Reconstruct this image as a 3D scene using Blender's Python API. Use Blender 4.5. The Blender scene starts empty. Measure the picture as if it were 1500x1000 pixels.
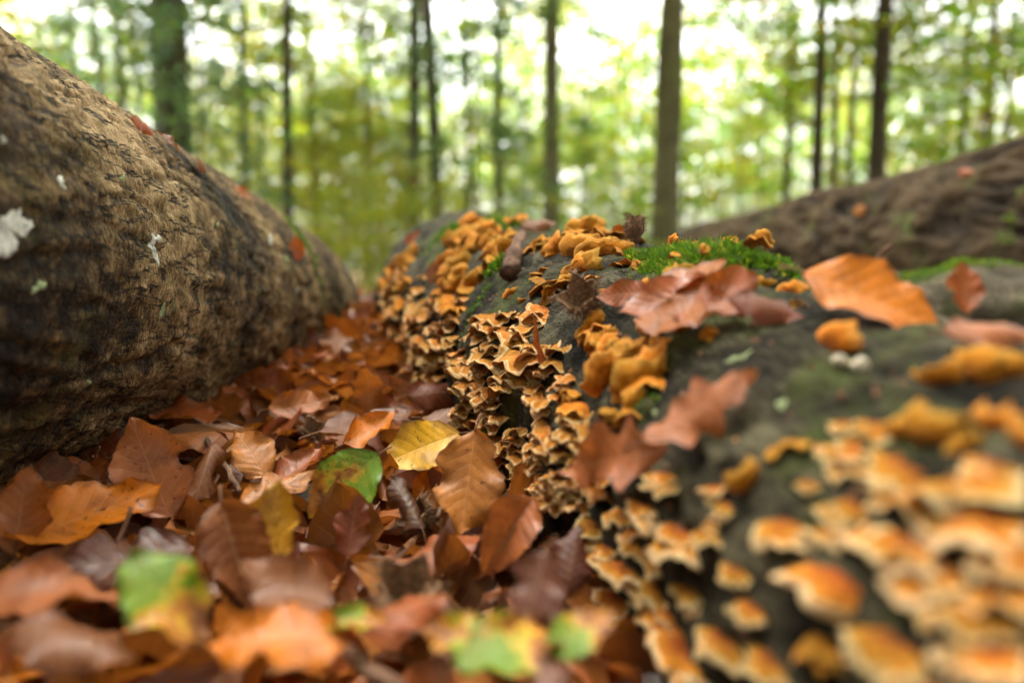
import bpy, math, random
import numpy as np
from mathutils import Vector, Matrix
from mathutils.bvhtree import BVHTree

SC = bpy.context.scene
COL = SC.collection
R = math.radians
random.seed(4); RNG = np.random.default_rng(4)

# ------------------------------------------------------------------ camera, sky, sun, exposure
FPX = 1100.0                                  # focal length in photograph pixels (1500 wide)
PITCH = math.atan(100 / 1100.0)
CAM = Vector((0, 0, 0.10))
cd = bpy.data.cameras.new('camera'); cam = bpy.data.objects.new('camera', cd); COL.objects.link(cam)
cd.lens = 36 * FPX / 1500; cd.sensor_width = 36; cd.clip_start = 0.01; cd.clip_end = 2000
cam.location = CAM; cam.rotation_euler = (R(90) - PITCH, 0, 0)
cd.dof.use_dof = True; cd.dof.focus_distance = 0.385; cd.dof.aperture_fstop = 4.3
SC.camera = cam
SUN_EL, SUN_AZ = R(68), R(-35)
w = bpy.data.worlds.new('World'); SC.world = w; w.use_nodes = True
nt = w.node_tree; bg = nt.nodes['Background']; bg.inputs[1].default_value = 0.10
sky = nt.nodes.new('ShaderNodeTexSky'); sky.sky_type = 'NISHITA'; sky.sun_disc = False
sky.sun_elevation = SUN_EL; sky.sun_rotation = SUN_AZ; sky.dust_density = 6; sky.air_density = 1.0
hs = nt.nodes.new('ShaderNodeHueSaturation'); hs.inputs['Saturation'].default_value = 0.12   # overcast: pale sky
nt.links.new(sky.outputs[0], hs.inputs['Color']); nt.links.new(hs.outputs[0], bg.inputs[0])
sl = bpy.data.lights.new('sun', 'SUN'); sun = bpy.data.objects.new('sun', sl); COL.objects.link(sun)
sl.energy = 1.5; sl.angle = R(25); sl.color = (1, .94, .84)
S = Vector((math.sin(SUN_AZ) * math.cos(SUN_EL), math.cos(SUN_AZ) * math.cos(SUN_EL), math.sin(SUN_EL)))
sun.rotation_euler = S.to_track_quat('Z', 'Y').to_euler(); sun.location = (0, 0, 30)
vs = SC.view_settings; vs.view_transform = 'Standard'; vs.look = 'None'; vs.gamma = 1; vs.exposure = 3.9
SC.cycles.use_denoising = True; SC.cycles.max_bounces = 6; SC.cycles.transparent_max_bounces = 4
SC.cycles.use_adaptive_sampling = False

# ------------------------------------------------------------------ helpers
CR, CU, CF = Vector((1, 0, 0)), Vector((0, math.sin(PITCH), math.cos(PITCH))), Vector((0, math.cos(PITCH), -math.sin(PITCH)))
def pray(x, y):
    return (CR * ((x - 750) / FPX) + CU * ((500 - y) / FPX) + CF)      # length along view axis = 1

def mesh(name, V, Fs, mat=None, uv=None, attrs=None, smooth=True):
    me = bpy.data.meshes.new(name)
    V = np.asarray(V, np.float32)
    if isinstance(Fs, np.ndarray):
        k = Fs.shape[1]; idx = Fs.ravel().astype(np.int32); n = len(Fs)
        st = np.arange(0, n * k, k, dtype=np.int32)
    else:
        ln = np.array([len(f) for f in Fs], np.int32); idx = np.array([i for f in Fs for i in f], np.int32)
        n = len(Fs); st = np.concatenate(([0], np.cumsum(ln)[:-1])).astype(np.int32)
    me.vertices.add(len(V)); me.vertices.foreach_set('co', V.ravel())
    me.loops.add(len(idx)); me.loops.foreach_set('vertex_index', idx)
    me.polygons.add(n); me.polygons.foreach_set('loop_start', st)
    if uv is not None:
        l = me.uv_layers.new(name='UVMap'); l.data.foreach_set('uv', np.asarray(uv, np.float32)[idx].ravel())
    for an, av in (attrs or {}).items():
        av = np.asarray(av, np.float32)
        if av.ndim == 1:
            me.attributes.new(an, 'FLOAT', 'POINT').data.foreach_set('value', av)
        else:
            me.attributes.new(an, 'FLOAT_COLOR', 'POINT').data.foreach_set('color', np.c_[av, np.ones(len(av))].astype(np.float32).ravel())
    me.update(calc_edges=True); me.validate()
    me.polygons.foreach_set('use_smooth', np.full(len(me.polygons), smooth))
    if mat: me.materials.append(mat)
    return me

def ob(name, me, parent=None, M=None, label=None, cat=None, group=None, kind=None):
    o = bpy.data.objects.new(name, me); COL.objects.link(o)
    if M is not None: o.matrix_world = M
    if parent is not None: o.parent = parent
    for k, v in (('label', label), ('category', cat), ('group', group), ('kind', kind)):
        if v: o[k] = v
    return o

def grid_faces(nu, nv, wrap_v=False):
    i = np.arange(nu - 1)[:, None]; j = np.arange(nv if wrap_v else nv - 1)[None, :]
    j2 = (j + 1) % nv
    a = i * nv + j; b = i * nv + j2; c = (i + 1) * nv + j2; d = (i + 1) * nv + j
    return np.stack([a, b, c, d], -1).reshape(-1, 4)

def _h(ix, iy, iz, s):
    n = (ix.astype(np.int64) * 374761393 + iy.astype(np.int64) * 668265263 + iz.astype(np.int64) * 2147483647 + s * 974711) & 0xffffffff
    n = ((n ^ (n >> 13)) * 1274126177) & 0xffffffff
    n = ((n ^ (n >> 15)) * 2246822519) & 0xffffffff
    return ((n ^ (n >> 16)) & 0xffff) / 65535.0
def vnoise(P, s=0):
    P = np.asarray(P, float); I = np.floor(P).astype(np.int64); f = P - I; f = f * f * (3 - 2 * f)
    out = 0
    for dx in (0, 1):
        for dy in (0, 1):
            for dz in (0, 1):
                wgt = (f[..., 0] if dx else 1 - f[..., 0]) * (f[..., 1] if dy else 1 - f[..., 1]) * (f[..., 2] if dz else 1 - f[..., 2])
                out = out + wgt * _h(I[..., 0] + dx, I[..., 1] + dy, I[..., 2] + dz, s)
    return out * 2 - 1
def fbm(P, o=4, s=0):
    a, t, P = 1., 0., np.asarray(P, float)
    for k in range(o): t = t + a * vnoise(P, s + k * 17); P = P * 2.03; a *= .5
    return t
def ridge(P, o=3, s=0):
    a, t, P = 1., 0., np.asarray(P, float)
    for k in range(o): t = t + a * (1 - 2 * np.abs(vnoise(P, s + k * 13))); P = P * 2.1; a *= .5
    return t

# ------------------------------------------------------------------ materials
class NT:
    def __init__(self, name):
        self.m = bpy.data.materials.new(name); self.m.use_nodes = True; self.t = self.m.node_tree
        self.b = self.t.nodes['Principled BSDF']; self.out = self.t.nodes['Material Output']
    def n(self, ty, **kw):
        x = self.t.nodes.new(ty)
        for k, v in kw.items(): setattr(x, k, v)
        return x
    def set(self, sock, v):
        if isinstance(v, bpy.types.NodeSocket): self.t.links.new(v, sock)
        elif isinstance(v, (tuple, list)) and len(v) == 3 and sock.type == 'RGBA': sock.default_value = (*v, 1)
        else: sock.default_value = v
    def math(self, op, a, b=0., c=None, clamp=False):
        x = self.n('ShaderNodeMath', operation=op, use_clamp=clamp); self.set(x.inputs[0], a); self.set(x.inputs[1], b)
        if c is not None: self.set(x.inputs[2], c)
        return x.outputs[0]
    def mix(self, f, a, b, bt='MIX'):
        x = self.n('ShaderNodeMix', data_type='RGBA', blend_type=bt); self.set(x.inputs[0], f); self.set(x.inputs[6], a); self.set(x.inputs[7], b)
        return x.outputs[2]
    def noise(self, scale, detail=4, rough=.55, vec=None, dist=0.):
        x = self.n('ShaderNodeTexNoise'); x.inputs['Scale'].default_value = scale; x.inputs['Detail'].default_value = detail
        x.inputs['Roughness'].default_value = rough; x.inputs['Distortion'].default_value = dist
        self.set(x.inputs['Vector'], vec if vec is not None else self.coord()); return x.outputs['Fac']
    def coord(self, which='Object'):
        return self.n('ShaderNodeTexCoord').outputs[which]
    def mapping(self, vec, scale=(1, 1, 1), rot=(0, 0, 0)):
        x = self.n('ShaderNodeMapping'); self.set(x.inputs['Vector'], vec); x.inputs['Scale'].default_value = scale; x.inputs['Rotation'].default_value = rot
        return x.outputs[0]
    def ramp(self, f, stops):
        x = self.n('ShaderNodeValToRGB'); self.set(x.inputs[0], f); e = x.color_ramp.elements
        while len(e) < len(stops): e.new(.5)
        for q, (p, c) in zip(e, stops): q.position = p; q.color = (*c, 1) if len(c) == 3 else c
        return x.outputs[0]
    def step(self, f, lo, hi):
        x = self.n('ShaderNodeMapRange', interpolation_type='SMOOTHSTEP'); self.set(x.inputs[0], f); x.inputs[1].default_value = lo; x.inputs[2].default_value = hi
        return x.outputs[0]
    def attr(self, name, out='Fac'):
        return self.n('ShaderNodeAttribute', attribute_name=name).outputs[out]
    def bump(self, h, strength=.5, dist=.001):
        x = self.n('ShaderNodeBump'); self.set(x.inputs['Height'], h); x.inputs['Strength'].default_value = strength; x.inputs['Distance'].default_value = dist
        self.t.links.new(x.outputs[0], self.b.inputs['Normal']); return x.outputs[0]
    def fin(self, col, rough=.8, spec=.3, trans=None, tcol=None):
        self.set(self.b.inputs['Base Color'], col); self.set(self.b.inputs['Roughness'], rough); self.b.inputs['Specular IOR Level'].default_value = spec
        if trans:
            tr = self.n('ShaderNodeBsdfTranslucent'); self.set(tr.inputs[0], tcol if tcol is not None else col)
            mx = self.n('ShaderNodeMixShader'); mx.inputs[0].default_value = trans
            self.t.links.new(self.b.outputs[0], mx.inputs[1]); self.t.links.new(tr.outputs[0], mx.inputs[2]); self.t.links.new(mx.outputs[0], self.out.inputs[0])
        return self.m

def bark_mat(name, dark, mid, light, sc=1., moss=0., axis_rot=0., fine=1., rough=.75, crack=.0):
    n = NT(name); c = n.coord()
    st = n.mapping(c, (1, .22, 1), (0, 0, axis_rot))
    a = n.noise(55 * sc, 6, .65, st); b = n.noise(9 * sc, 4, .6); g = n.noise(420 * sc, 3, .7, st); g2 = n.noise(900 * sc, 2, .6)
    f = n.math('ADD', n.math('MULTIPLY', a, .55), n.math('MULTIPLY', g, .45))
    f = n.math('ADD', f, n.math('MULTIPLY', n.math('SUBTRACT', b, .5), .5))
    hgt = n.attr('relief')
    f = n.math('ADD', f, n.math('MULTIPLY', hgt, .10))
    col = n.ramp(f, [(.34, dark), (.5, mid), (.66, light)])
    if moss:
        m = n.step(n.noise(14 * sc, 5, .65, c), .60 - moss * .2, .74 - moss * .2)
        col = n.mix(n.math('MULTIPLY', m, .75), col, (.07, .085, .02))
    n.bump(n.math('ADD', n.math('ADD', n.math('MULTIPLY', a, 1.2), g), n.math('MULTIPLY', g2, .5)), .9 * fine, .0022 / sc)
    return n.fin(col, n.math('SUBTRACT', rough + .2, n.math('MULTIPLY', b, .35)), .12)

def plate_bark(name):
    n = NT(name); uv = n.n('ShaderNodeUVMap').outputs[0]; c = n.coord()
    wv = n.n('ShaderNodeTexNoise'); wv.inputs['Scale'].default_value = 16; wv.inputs['Detail'].default_value = 3; n.set(wv.inputs['Vector'], uv)
    ad = n.n('ShaderNodeVectorMath', operation='MULTIPLY_ADD'); n.set(ad.inputs[0], wv.outputs['Color']); ad.inputs[1].default_value = (.012, .012, 0); n.set(ad.inputs[2], uv); w_ = ad.outputs[0]
    fis = n.noise(1, 4, .6, n.mapping(w_, (60, 13, 1))); fl = n.noise(1, 3, .65, n.mapping(w_, (240, 620, 1))); fl2 = n.noise(1, 4, .6, n.mapping(w_, (95, 60, 1)))
    patch_ = n.noise(7, 4, .6, uv); fine = n.noise(1, 2, .6, n.mapping(uv, (700, 1500, 1)))
    f = n.math('ADD', n.math('MULTIPLY', fl, .5), n.math('MULTIPLY', fl2, .5)); f = n.math('ADD', f, n.math('MULTIPLY', n.math('SUBTRACT', patch_, .5), .85))
    f = n.math('ADD', f, n.math('MULTIPLY', n.attr('relief'), .06))
    col = n.ramp(f, [(.33, (.009, .006, .004)), (.45, (.055, .032, .014)), (.56, (.19, .118, .048)), (.70, (.44, .30, .155))])
    col = n.mix(n.math('MULTIPLY', n.step(n.noise(22, 4, .6, uv), .52, .68), .5), col, n.mix(.5, col, (.16, .13, .03)))
    col = n.mix(n.math('SUBTRACT', 1., n.step(n.math('ABSOLUTE', n.math('SUBTRACT', fis, .5)), .0, .026)), col, (.014, .010, .006))
    n.bump(n.math('ADD', n.math('ADD', n.math('MULTIPLY', fl, 1.0), n.math('MULTIPLY', fl2, 1.4)), n.math('MULTIPLY', fine, .4)), 1., .0028)
    return n.fin(col, n.math('MULTIPLY_ADD', fl2, -.3, .85), .15)

def leaf_mat(name, mode):
    n = NT(name); uv = n.n('ShaderNodeUVMap').outputs[0]
    sx = n.n('ShaderNodeSeparateXYZ'); n.set(sx.inputs[0], uv); u, v = sx.outputs[0], sx.outputs[1]      # u 0..1 across, v 0..1 along
    au = n.math('ABSOLUTE', n.math('MULTIPLY_ADD', u, 2., -1.))
    lat = n.math('FRACT', n.math('MULTIPLY', n.math('SUBTRACT', v, n.math('MULTIPLY', au, .17)), 9.))
    lat = n.math('ABSOLUTE', n.math('SUBTRACT', lat, .5))
    lv = n.math('MULTIPLY', n.step(lat, .43, .5), n.step(n.math('SUBTRACT', 1.05, au), 0., .5))
    mid = n.math('SUBTRACT', 1., n.step(au, .0, .06))
    vein = n.math('MAXIMUM', lv, mid)
    oi = n.n('ShaderNodeObjectInfo')
    ofs = n.n('ShaderNodeVectorMath', operation='ADD'); n.set(ofs.inputs[0], n.coord())
    rnd = n.math('MULTIPLY', oi.outputs['Random'], 37.); cx = n.n('ShaderNodeCombineXYZ'); n.set(cx.inputs[0], rnd); n.set(cx.inputs[1], rnd); n.set(ofs.inputs[1], cx.outputs[0])
    vec = ofs.outputs[0]
    big = n.noise(3.2, 3, .6, vec); fin = n.noise(16, 4, .65, vec); spot = n.noise(24, 2, .5, vec)
    base = n.attr('tint', 'Color') if mode == 'stuff' else oi.outputs['Color']
    if mode == 'turning':
        edge = n.math('ADD', n.math('MULTIPLY', n.math('SUBTRACT', v, .5), .9), n.math('MULTIPLY_ADD', big, 1.6, -.35))
        base = n.ramp(edge, [(.16, (.13, .24, .012)), (.36, (.19, .29, .012)), (.47, (.62, .42, .02)), (.60, (.55, .20, .015)), (.80, (.24, .08, .02))])
    col = n.mix(n.step(big, .42, .72), base, n.mix(.55, base, (.13, .045, .02)))
    col = n.mix(n.math('MULTIPLY', n.step(fin, .52, .7), .45), col, n.mix(.45, base, (.62, .30, .09)))
    col = n.mix(n.math('MULTIPLY', vein, .38), col, n.mix(.5, base, (.62, .36, .16)))
    col = n.mix(n.math('MULTIPLY', n.step(spot, .64, .72), .85), col, (.030, .014, .008))
    rot = n.math('ADD', n.math('MULTIPLY', n.math('POWER', au, 3.), .32), n.noise(6, 4, .65, vec)); col = n.mix(n.math('MULTIPLY', n.step(rot, .66, .86), .75), col, n.mix(.75, base, (.025, .010, .006)))
    hgt = n.math('ADD', n.math('MULTIPLY', n.math('SUBTRACT', 1., n.math('MULTIPLY', lat, 2.)), .6), n.math('ADD', n.math('MULTIPLY', vein, -.5), n.math('MULTIPLY', fin, .7)))
    n.bump(hgt, .28, .0008)
    rg = n.math('MULTIPLY_ADD', n.noise(5, 2, .5, vec), .7, .08)
    return n.fin(col, rg, .30, .25, n.mix(.5, col, (.62, .17, .01)) if mode != 'turning' else col)

def fungus_mat(name, base, midc, light, rim, rim_lo):
    n = NT(name); r = n.attr('rad'); oi = n.n('ShaderNodeObjectInfo'); c = n.coord()
    wob = n.noise(3.0, 3, .6); rr = n.math('ADD', r, n.math('MULTIPLY', n.math('SUBTRACT', wob, .5), .22))
    zone = n.math('MULTIPLY', n.math('SINE', n.math('MULTIPLY', rr, 30.)), .075)
    col = n.ramp(n.math('ADD', rr, zone), [(.10, base), (.42, midc), (.74, light), (rim_lo, light), (.985, rim)])
    col = n.mix(n.math('MULTIPLY', n.step(n.noise(7, 4, .6), .5, .72), .45), col, midc)
    under = n.attr('under'); col = n.mix(n.math('MULTIPLY', under, .85), col, n.mix(.5, midc, (.42, .20, .05)))
    hs_ = n.n('ShaderNodeHueSaturation'); n.set(hs_.inputs['Color'], col)
    n.set(hs_.inputs['Value'], n.math('MULTIPLY_ADD', oi.outputs['Random'], .45, .78)); n.set(hs_.inputs['Hue'], n.math('MULTIPLY_ADD', oi.outputs['Random'], -.018, .507))
    fz = n.noise(70, 3, .7); n.bump(n.math('ADD', fz, n.math('MULTIPLY', n.noise(22, 3, .6), 1.2)), .5, .05)
    n.b.inputs['Sheen Weight'].default_value = .08; n.b.inputs['Sheen Roughness'].default_value = .6; n.b.inputs['Sheen Tint'].default_value = (1, .75, .4, 1)
    return n.fin(hs_.outputs[0], .85, .15, .14, (.70, .24, .02))

def plain_mat(name, c1, c2, sc=200, rough=.8, bump=.5, dist=.0006, trans=None, tcol=None):
    n = NT(name); f = n.noise(sc, 4, .65)
    n.bump(f, bump, dist)
    return n.fin(n.mix(n.step(f, .35, .68), c1, c2), rough, .35, trans, tcol)

def foliage_mat(name, c1, c2, c3, tr=.58):
    n = NT(name); oi = n.n('ShaderNodeObjectInfo')
    f = n.noise(.55, 3, .6); h = n.attr('shade')
    col = n.mix(n.step(f, .35, .68), c1, c2); col = n.mix(n.step(h, .7, 1.), col, c3)
    t = n.mix(1., col, (3.0, 2.8, 1.6), 'MULTIPLY')
    return n.fin(col, .5, .3, tr, t)

M = {
 'bark_left': plate_bark('beech_bark_brown'),
 'bark_host': bark_mat('beech_bark_grey', (.008, .006, .004), (.032, .026, .015), (.105, .088, .052), 1.3, .45, rough=.8, fine=1.6),
 'bark_back': bark_mat('old_bark_dark', (.004, .0025, .0015), (.018, .010, .0042), (.050, .030, .012), .8, .25),
 'bark_low': bark_mat('pale_bark', (.04, .03, .02), (.10, .08, .055), (.19, .155, .105), .6, .25),
 'wood': plain_mat('cut_wood', (.16, .10, .05), (.30, .20, .10), 60),
 'soil': plain_mat('dark_humus', (.018, .011, .007), (.05, .028, .014), 130, .9, 1., .004),
 'leaf': leaf_mat('dry_leaf', 'obj'), 'leaf_stuff': leaf_mat('dry_leaf_litter', 'stuff'), 'leaf_turn': leaf_mat('turning_leaf', 'turning'),
 'stalk': plain_mat('leaf_stalk', (.13, .05, .025), (.27, .12, .06), 400),
 'shelf': fungus_mat('frilled_bracket', (.18, .045, .007), (.46, .150, .014), (.64, .255, .036), (.88, .68, .38), .88),
 'hood': fungus_mat('felted_bracket', (.22, .055, .004), (.48, .150, .006), (.66, .240, .010), (.80, .42, .08), .88),
 'tier': fungus_mat('zoned_bracket', (.16, .026, .005), (.43, .115, .009), (.66, .28, .022), (.88, .70, .40), .78),
 'button': plain_mat('young_fungus_flesh', (.62, .50, .34), (.82, .76, .64), 300),
 'moss': foliage_mat('moss', (.035, .085, .008), (.075, .15, .010), (.17, .17, .02), .35),
 'husk': plain_mat('husk', (.10, .05, .026), (.34, .19, .10), 14),
 'husk_in': plain_mat('husk_lining', (.16, .09, .05), (.30, .19, .10), 300),
 'stick': bark_mat('twig_bark', (.03, .016, .010), (.13, .065, .04), (.26, .15, .10), 3.),
 'lichen': plain_mat('lichen_crust', (.42, .42, .36), (.66, .64, .57), 420, .9, .8, .0012),
 'lichen_g': plain_mat('lichen_green', (.22, .28, .12), (.40, .44, .24), 420, .9, .8, .0012),
 'trunk': bark_mat('beech_trunk', (.03, .030, .014), (.07, .068, .03), (.12, .115, .055), .05, .5),
 'trunk_dark': bark_mat('dark_trunk', (.012, .010, .006), (.028, .023, .012), (.05, .043, .024), .05, .2),
 'fol_a': foliage_mat('beech_foliage', (.030, .078, .008), (.060, .110, .009), (.13, .12, .011)),
 'fol_b': foliage_mat('beech_foliage_yellow', (.056, .094, .008), (.105, .124, .009), (.18, .115, .012)),
 'fol_c': foliage_mat('shade_foliage', (.022, .055, .026), (.040, .080, .030), (.07, .10, .03), .42),
 'floor': plain_mat('leaf_carpet', (.09, .045, .02), (.24, .12, .05), 9, .9, .6, .02),
}

# ------------------------------------------------------------------ ground
def lit(x, y):                                # top of the leaf litter between the logs
    y = np.asarray(y, float)
    return np.interp(y, [-2, .1, .3, .6, 1.0, 1.6, 3.5, 9, 30], [-.035, -.035, -.028, -.002, .03, .055, -.06, -.22, -.3]) + 0 * np.asarray(x, float)
def spaced(n, a, far):
    t = np.linspace(-1, 1, n); return np.sinh(t * a) / np.sinh(a) * far
gx = spaced(260, 9.0, 600); gy = spaced(260, 9.0, 600) + .6
GX, GY = np.meshgrid(gx, gy, indexing='ij')
GZ = lit(GX, GY) - .016 + .006 * fbm(np.stack([GX * 9, GY * 9, GX * 0], -1), 3, 5) + np.clip((np.hypot(GX, GY) - 4) / 20, 0, 1) * .12 * fbm(np.stack([GX * .2, GY * .2, GX * 0], -1), 3, 8)
gv = np.stack([GX, GY, GZ], -1).reshape(-1, 3)
ground = ob('forest_floor', mesh('forest_floor', gv, grid_faces(260, 260), M['floor']), label='brown forest floor covered with fallen beech leaves', cat='ground', kind='structure')
soil_n = 120
sx_, sy_ = np.meshgrid(np.linspace(-.6, 1.4, soil_n), np.linspace(-.5, 2.4, soil_n), indexing='ij')
sz_ = lit(sx_, sy_) - .009 + .006 * fbm(np.stack([sx_ * 9, sy_ * 9, sx_ * 0], -1), 3, 5) + .003 * fbm(np.stack([sx_ * 60, sy_ * 60, sx_ * 0], -1), 3, 9)
ob('soil', mesh('soil', np.stack([sx_, sy_, sz_], -1).reshape(-1, 3), grid_faces(soil_n, soil_n), M['soil']), label='dark damp humus showing between fallen leaves', cat='soil', kind='structure')

# ------------------------------------------------------------------ logs
def log_geo(A, B, ra, rb, nu, nv, disp, end_round=.03, seam_back=False):
    """A,B axis ends; displaced tube with slightly rounded ends. returns verts, faces, relief"""
    A, B = np.array(A, float), np.array(B, float); L = np.linalg.norm(B - A); u = (B - A) / L
    up = np.array([0, 0, 1.]); e1 = np.cross(u, up); e1 /= np.linalg.norm(e1); e2 = np.cross(e1, u)
    s = np.linspace(0, 1, nu); th = np.linspace(0, 2 * np.pi, nv, endpoint=False)
    Sg, T = np.meshgrid(s, th, indexing='ij'); rad = ra + (rb - ra) * Sg
    q = np.stack([np.cos(T) * rad, np.sin(T) * rad, Sg * L], -1)            # noise space
    d, rel = disp(q, T, Sg)
    e = np.minimum(Sg, 1 - Sg) * L; rad2 = (rad + d) * (1 - .10 * np.clip(1 - e / end_round, 0, 1) ** 2)
    P = A + Sg[..., None] * L * u + rad2[..., None] * (np.cos(T)[..., None] * e1 + np.sin(T)[..., None] * e2)
    sm = ((T + math.pi) % (2 * math.pi)) if seam_back else T
    UV = np.stack([sm * (ra + rb) / 2, Sg * L], -1).reshape(-1, 2)
    return P.reshape(-1, 3), grid_faces(nu, nv, True), rel.reshape(-1), (e1, e2, u), UV

def end_cap(V, nv, first, seed, frame, depth=.012):
    ring = V[:nv] if first else V[-nv:]
    c = ring.mean(0); u = frame[2] * (1 if first else -1); k = 9; vs_ = []
    for i in range(k):
        t = 1 - i / (k - 1) if i < k - 1 else 0.004
        p = c + (ring - c) * t
        nz = fbm(p * 60, 3, seed)[:, None] * .003 + (0 if i == 0 else depth * .25)
        vs_.append(p + u * nz * (0 if i == 0 else 1))
    return np.concatenate(vs_), grid_faces(k, nv, True)

def build_log(name, A, B, ra, rb, nu, nv, disp, mat, label, seed, cat='log'):
    V, Fc, rel, fr, UV = log_geo(A, B, ra, rb, nu, nv, disp, seam_back=seed == 1)
    root = bpy.data.objects.new(name, None); COL.objects.link(root)
    mid = (Vector(A) + Vector(B)) / 2; root.location = (mid.x, mid.y, mid.z - max(ra, rb)); root.empty_display_size = .05
    root['label'] = label; root['category'] = cat
    inv = Matrix.Translation(-root.location)
    off = np.array(root.location)
    ob('bark', mesh('bark', V - off, Fc, mat, uv=UV, attrs={'relief': rel}), root)
    for first in (True, False):
        v, f = end_cap(V, nv, first, seed, fr); ob('cut_end', mesh('cut_end', v - off, f, M['wood'], attrs={'relief': v[:, 0] * 0}), root)
    bv = BVHTree.FromPolygons(V.tolist(), Fc.tolist())
    return root, bv

def disp_left(q, T, Sg):
    rad = np.hypot(q[..., 0], q[..., 1]); Tc = (T + math.pi) % (2 * math.pi)
    lump = fbm(q * np.array([9, 9, 5]), 3, 1)
    p = np.stack([Tc * .14, q[..., 2], q[..., 2] * 0], -1)                      # metres round the log, metres along it
    p = p + np.stack([fbm(p * 16, 2, 31), fbm(p * 16, 2, 37), 0 * Tc], -1) * .010
    rid = ridge(p * np.array([95, 22, 1]), 3, 2)
    fiss = np.clip(ridge(p * np.array([42, 13, 1]), 2, 43) - .75, 0, 1)
    grain = fbm(p * np.array([130, 330, 1]), 3, 7)
    pit = np.clip(vnoise(p * np.array([40, 24, 1]), 11) - .45, 0, 1)
    scar = np.clip(fbm(p * np.array([9, 7, 1]), 3, 57) - .55, 0, .5)
    d = .0032 * lump + .0010 * rid + .0011 * grain - .004 * pit - .004 * fiss - .005 * scar
    return d, rid * .4 + grain * .6 - 3 * pit - 2.5 * fiss
def disp_host(q, T, Sg):
    lump = fbm(q * np.array([10, 10, 6]), 3, 3); fine = fbm(q * 70, 3, 4); grain = fbm(q * np.array([240, 240, 150]), 3, 6)
    crack = np.clip(ridge(q * np.array([28, 28, 12]), 2, 23) - 1.0, 0, 1)
    pit = np.clip(vnoise(q * 85, 29) - .35, 0, 1); plate = np.clip(fbm(q * np.array([22, 22, 14]), 3, 33), -.25, .25)
    d = .006 * lump + .0016 * fine + .0009 * grain - .006 * crack - .003 * pit + .006 * plate
    return d, fine + grain - 3 * crack - 2 * pit
def disp_back(q, T, Sg):
    rid = ridge(q * np.array([26, 26, 5]) + .6 * fbm(q * 6, 2, 77)[..., None], 4, 8); lump = fbm(q * 4, 3, 9)
    return .008 * lump + .015 * rid - .02 * np.clip(-rid - .2, 0, 1), rid
def disp_low(q, T, Sg):
    lump = fbm(q * 14, 3, 18); fine = fbm(q * 60, 3, 14)
    return .008 * lump + .0015 * fine, fine

def axis_pt(q, y): return (q[0] + q[1] * (y - .6), y, q[2] + q[3] * (y - .6))
QL = [-0.3314, -0.1153, 0.0825, -0.1106, 0.1343, 0.049]
QM = [0.0384, -0.228, 0.0287, 0.0744, 0.1011, 0.042]
def rad_at(q, y): return q[4] + q[5] * (y - .6)
left_log, BV_L = build_log('fallen_log', axis_pt(QL, -.25), axis_pt(QL, 1.17), rad_at(QL, -.25), rad_at(QL, 1.2), 640, 420, disp_left, M['bark_left'],
    'thick brown fallen log with rough bare wrinkled bark and pale lichen spots', 1)
host_log, BV_M = build_log('fallen_log', axis_pt(QM, -.15), axis_pt(QM, 1.10), rad_at(QM, -.15), rad_at(QM, 1.1), 560, 400, disp_host, M['bark_host'],
    'grey fallen log overgrown with orange bracket fungi and a cushion of moss', 2)
back_log, BV_B = build_log('fallen_log', (1.00, 1.15, .14), (1.10, 4.5, .17), .195, .19, 420, 260, disp_back, M['bark_back'],
    'big dark furrowed log lying behind the fungus covered log', 3)
low_log, BV_W = build_log('fallen_log', (.40, .93, .030), (1.25, .80, .040), .072, .085, 140, 110, disp_low, M['bark_low'],
    'low pale log with green moss streaks in front of the big dark log', 4)

def hit(bv, x, y):
    d = pray(x, y); l, n, i, t = bv.ray_cast(CAM, d.normalized(), 6)
    if l is None: return None
    if n.dot(d) > 0: n = -n
    return l, n, (l - CAM).dot(CF)
def hit_lit(x, y, dz=0.):
    d = pray(x, y); t = .05
    while t < 4:
        p = CAM + d * t
        if p.z < float(lit(p.x, p.y)) + dz: return p, Vector((0, 0, 1)), t
        t += .003
    return None

# lichen on the bare log, as raised crusts that follow the bark
def patch(bv, parent, x, y, wpx, hpx, mat, name, lift=.0007, seed=0):
    h = hit(bv, x, y)
    if not h: return
    l, n, dep = h; e1 = CR - n * CR.dot(n); e1.normalize(); e2 = n.cross(e1)
    if e2.z < 0: e2 = -e2
    rw, rh = wpx * dep / FPX / 2, hpx * dep / FPX / 2; nr, na = 6, 26; V = []; rng = np.random.default_rng(seed + int(x))
    ph = rng.random(6) * 7
    for i in range(nr):
        for j in range(na):
            a = 2 * math.pi * j / na; r = i / (nr - 1)
            rr = r * (1 + .28 * math.sin(2 * a + ph[0]) + .22 * math.sin(3 * a + ph[1]) + .18 * math.sin(5 * a + ph[2]) + .14 * math.sin(9 * a + ph[3]))
            p = l + e1 * (rw * rr * math.cos(a)) + e2 * (rh * rr * math.sin(a))
            c, nn, _, _ = bv.ray_cast(p + n * .03, -n, .08)
            V.append((c if c else p) + n * (lift * (1.6 - 1.3 * r) + lift * .8 * math.sin(7 * a + i * 2.1) * .5) - (n * .0012 if i == nr - 1 else n * 0))
    off = parent.location
    ob(name, mesh(name, [v - off for v in V], grid_faces(nr, na, True), mat, attrs={'relief': np.zeros(len(V))}), parent)
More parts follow.
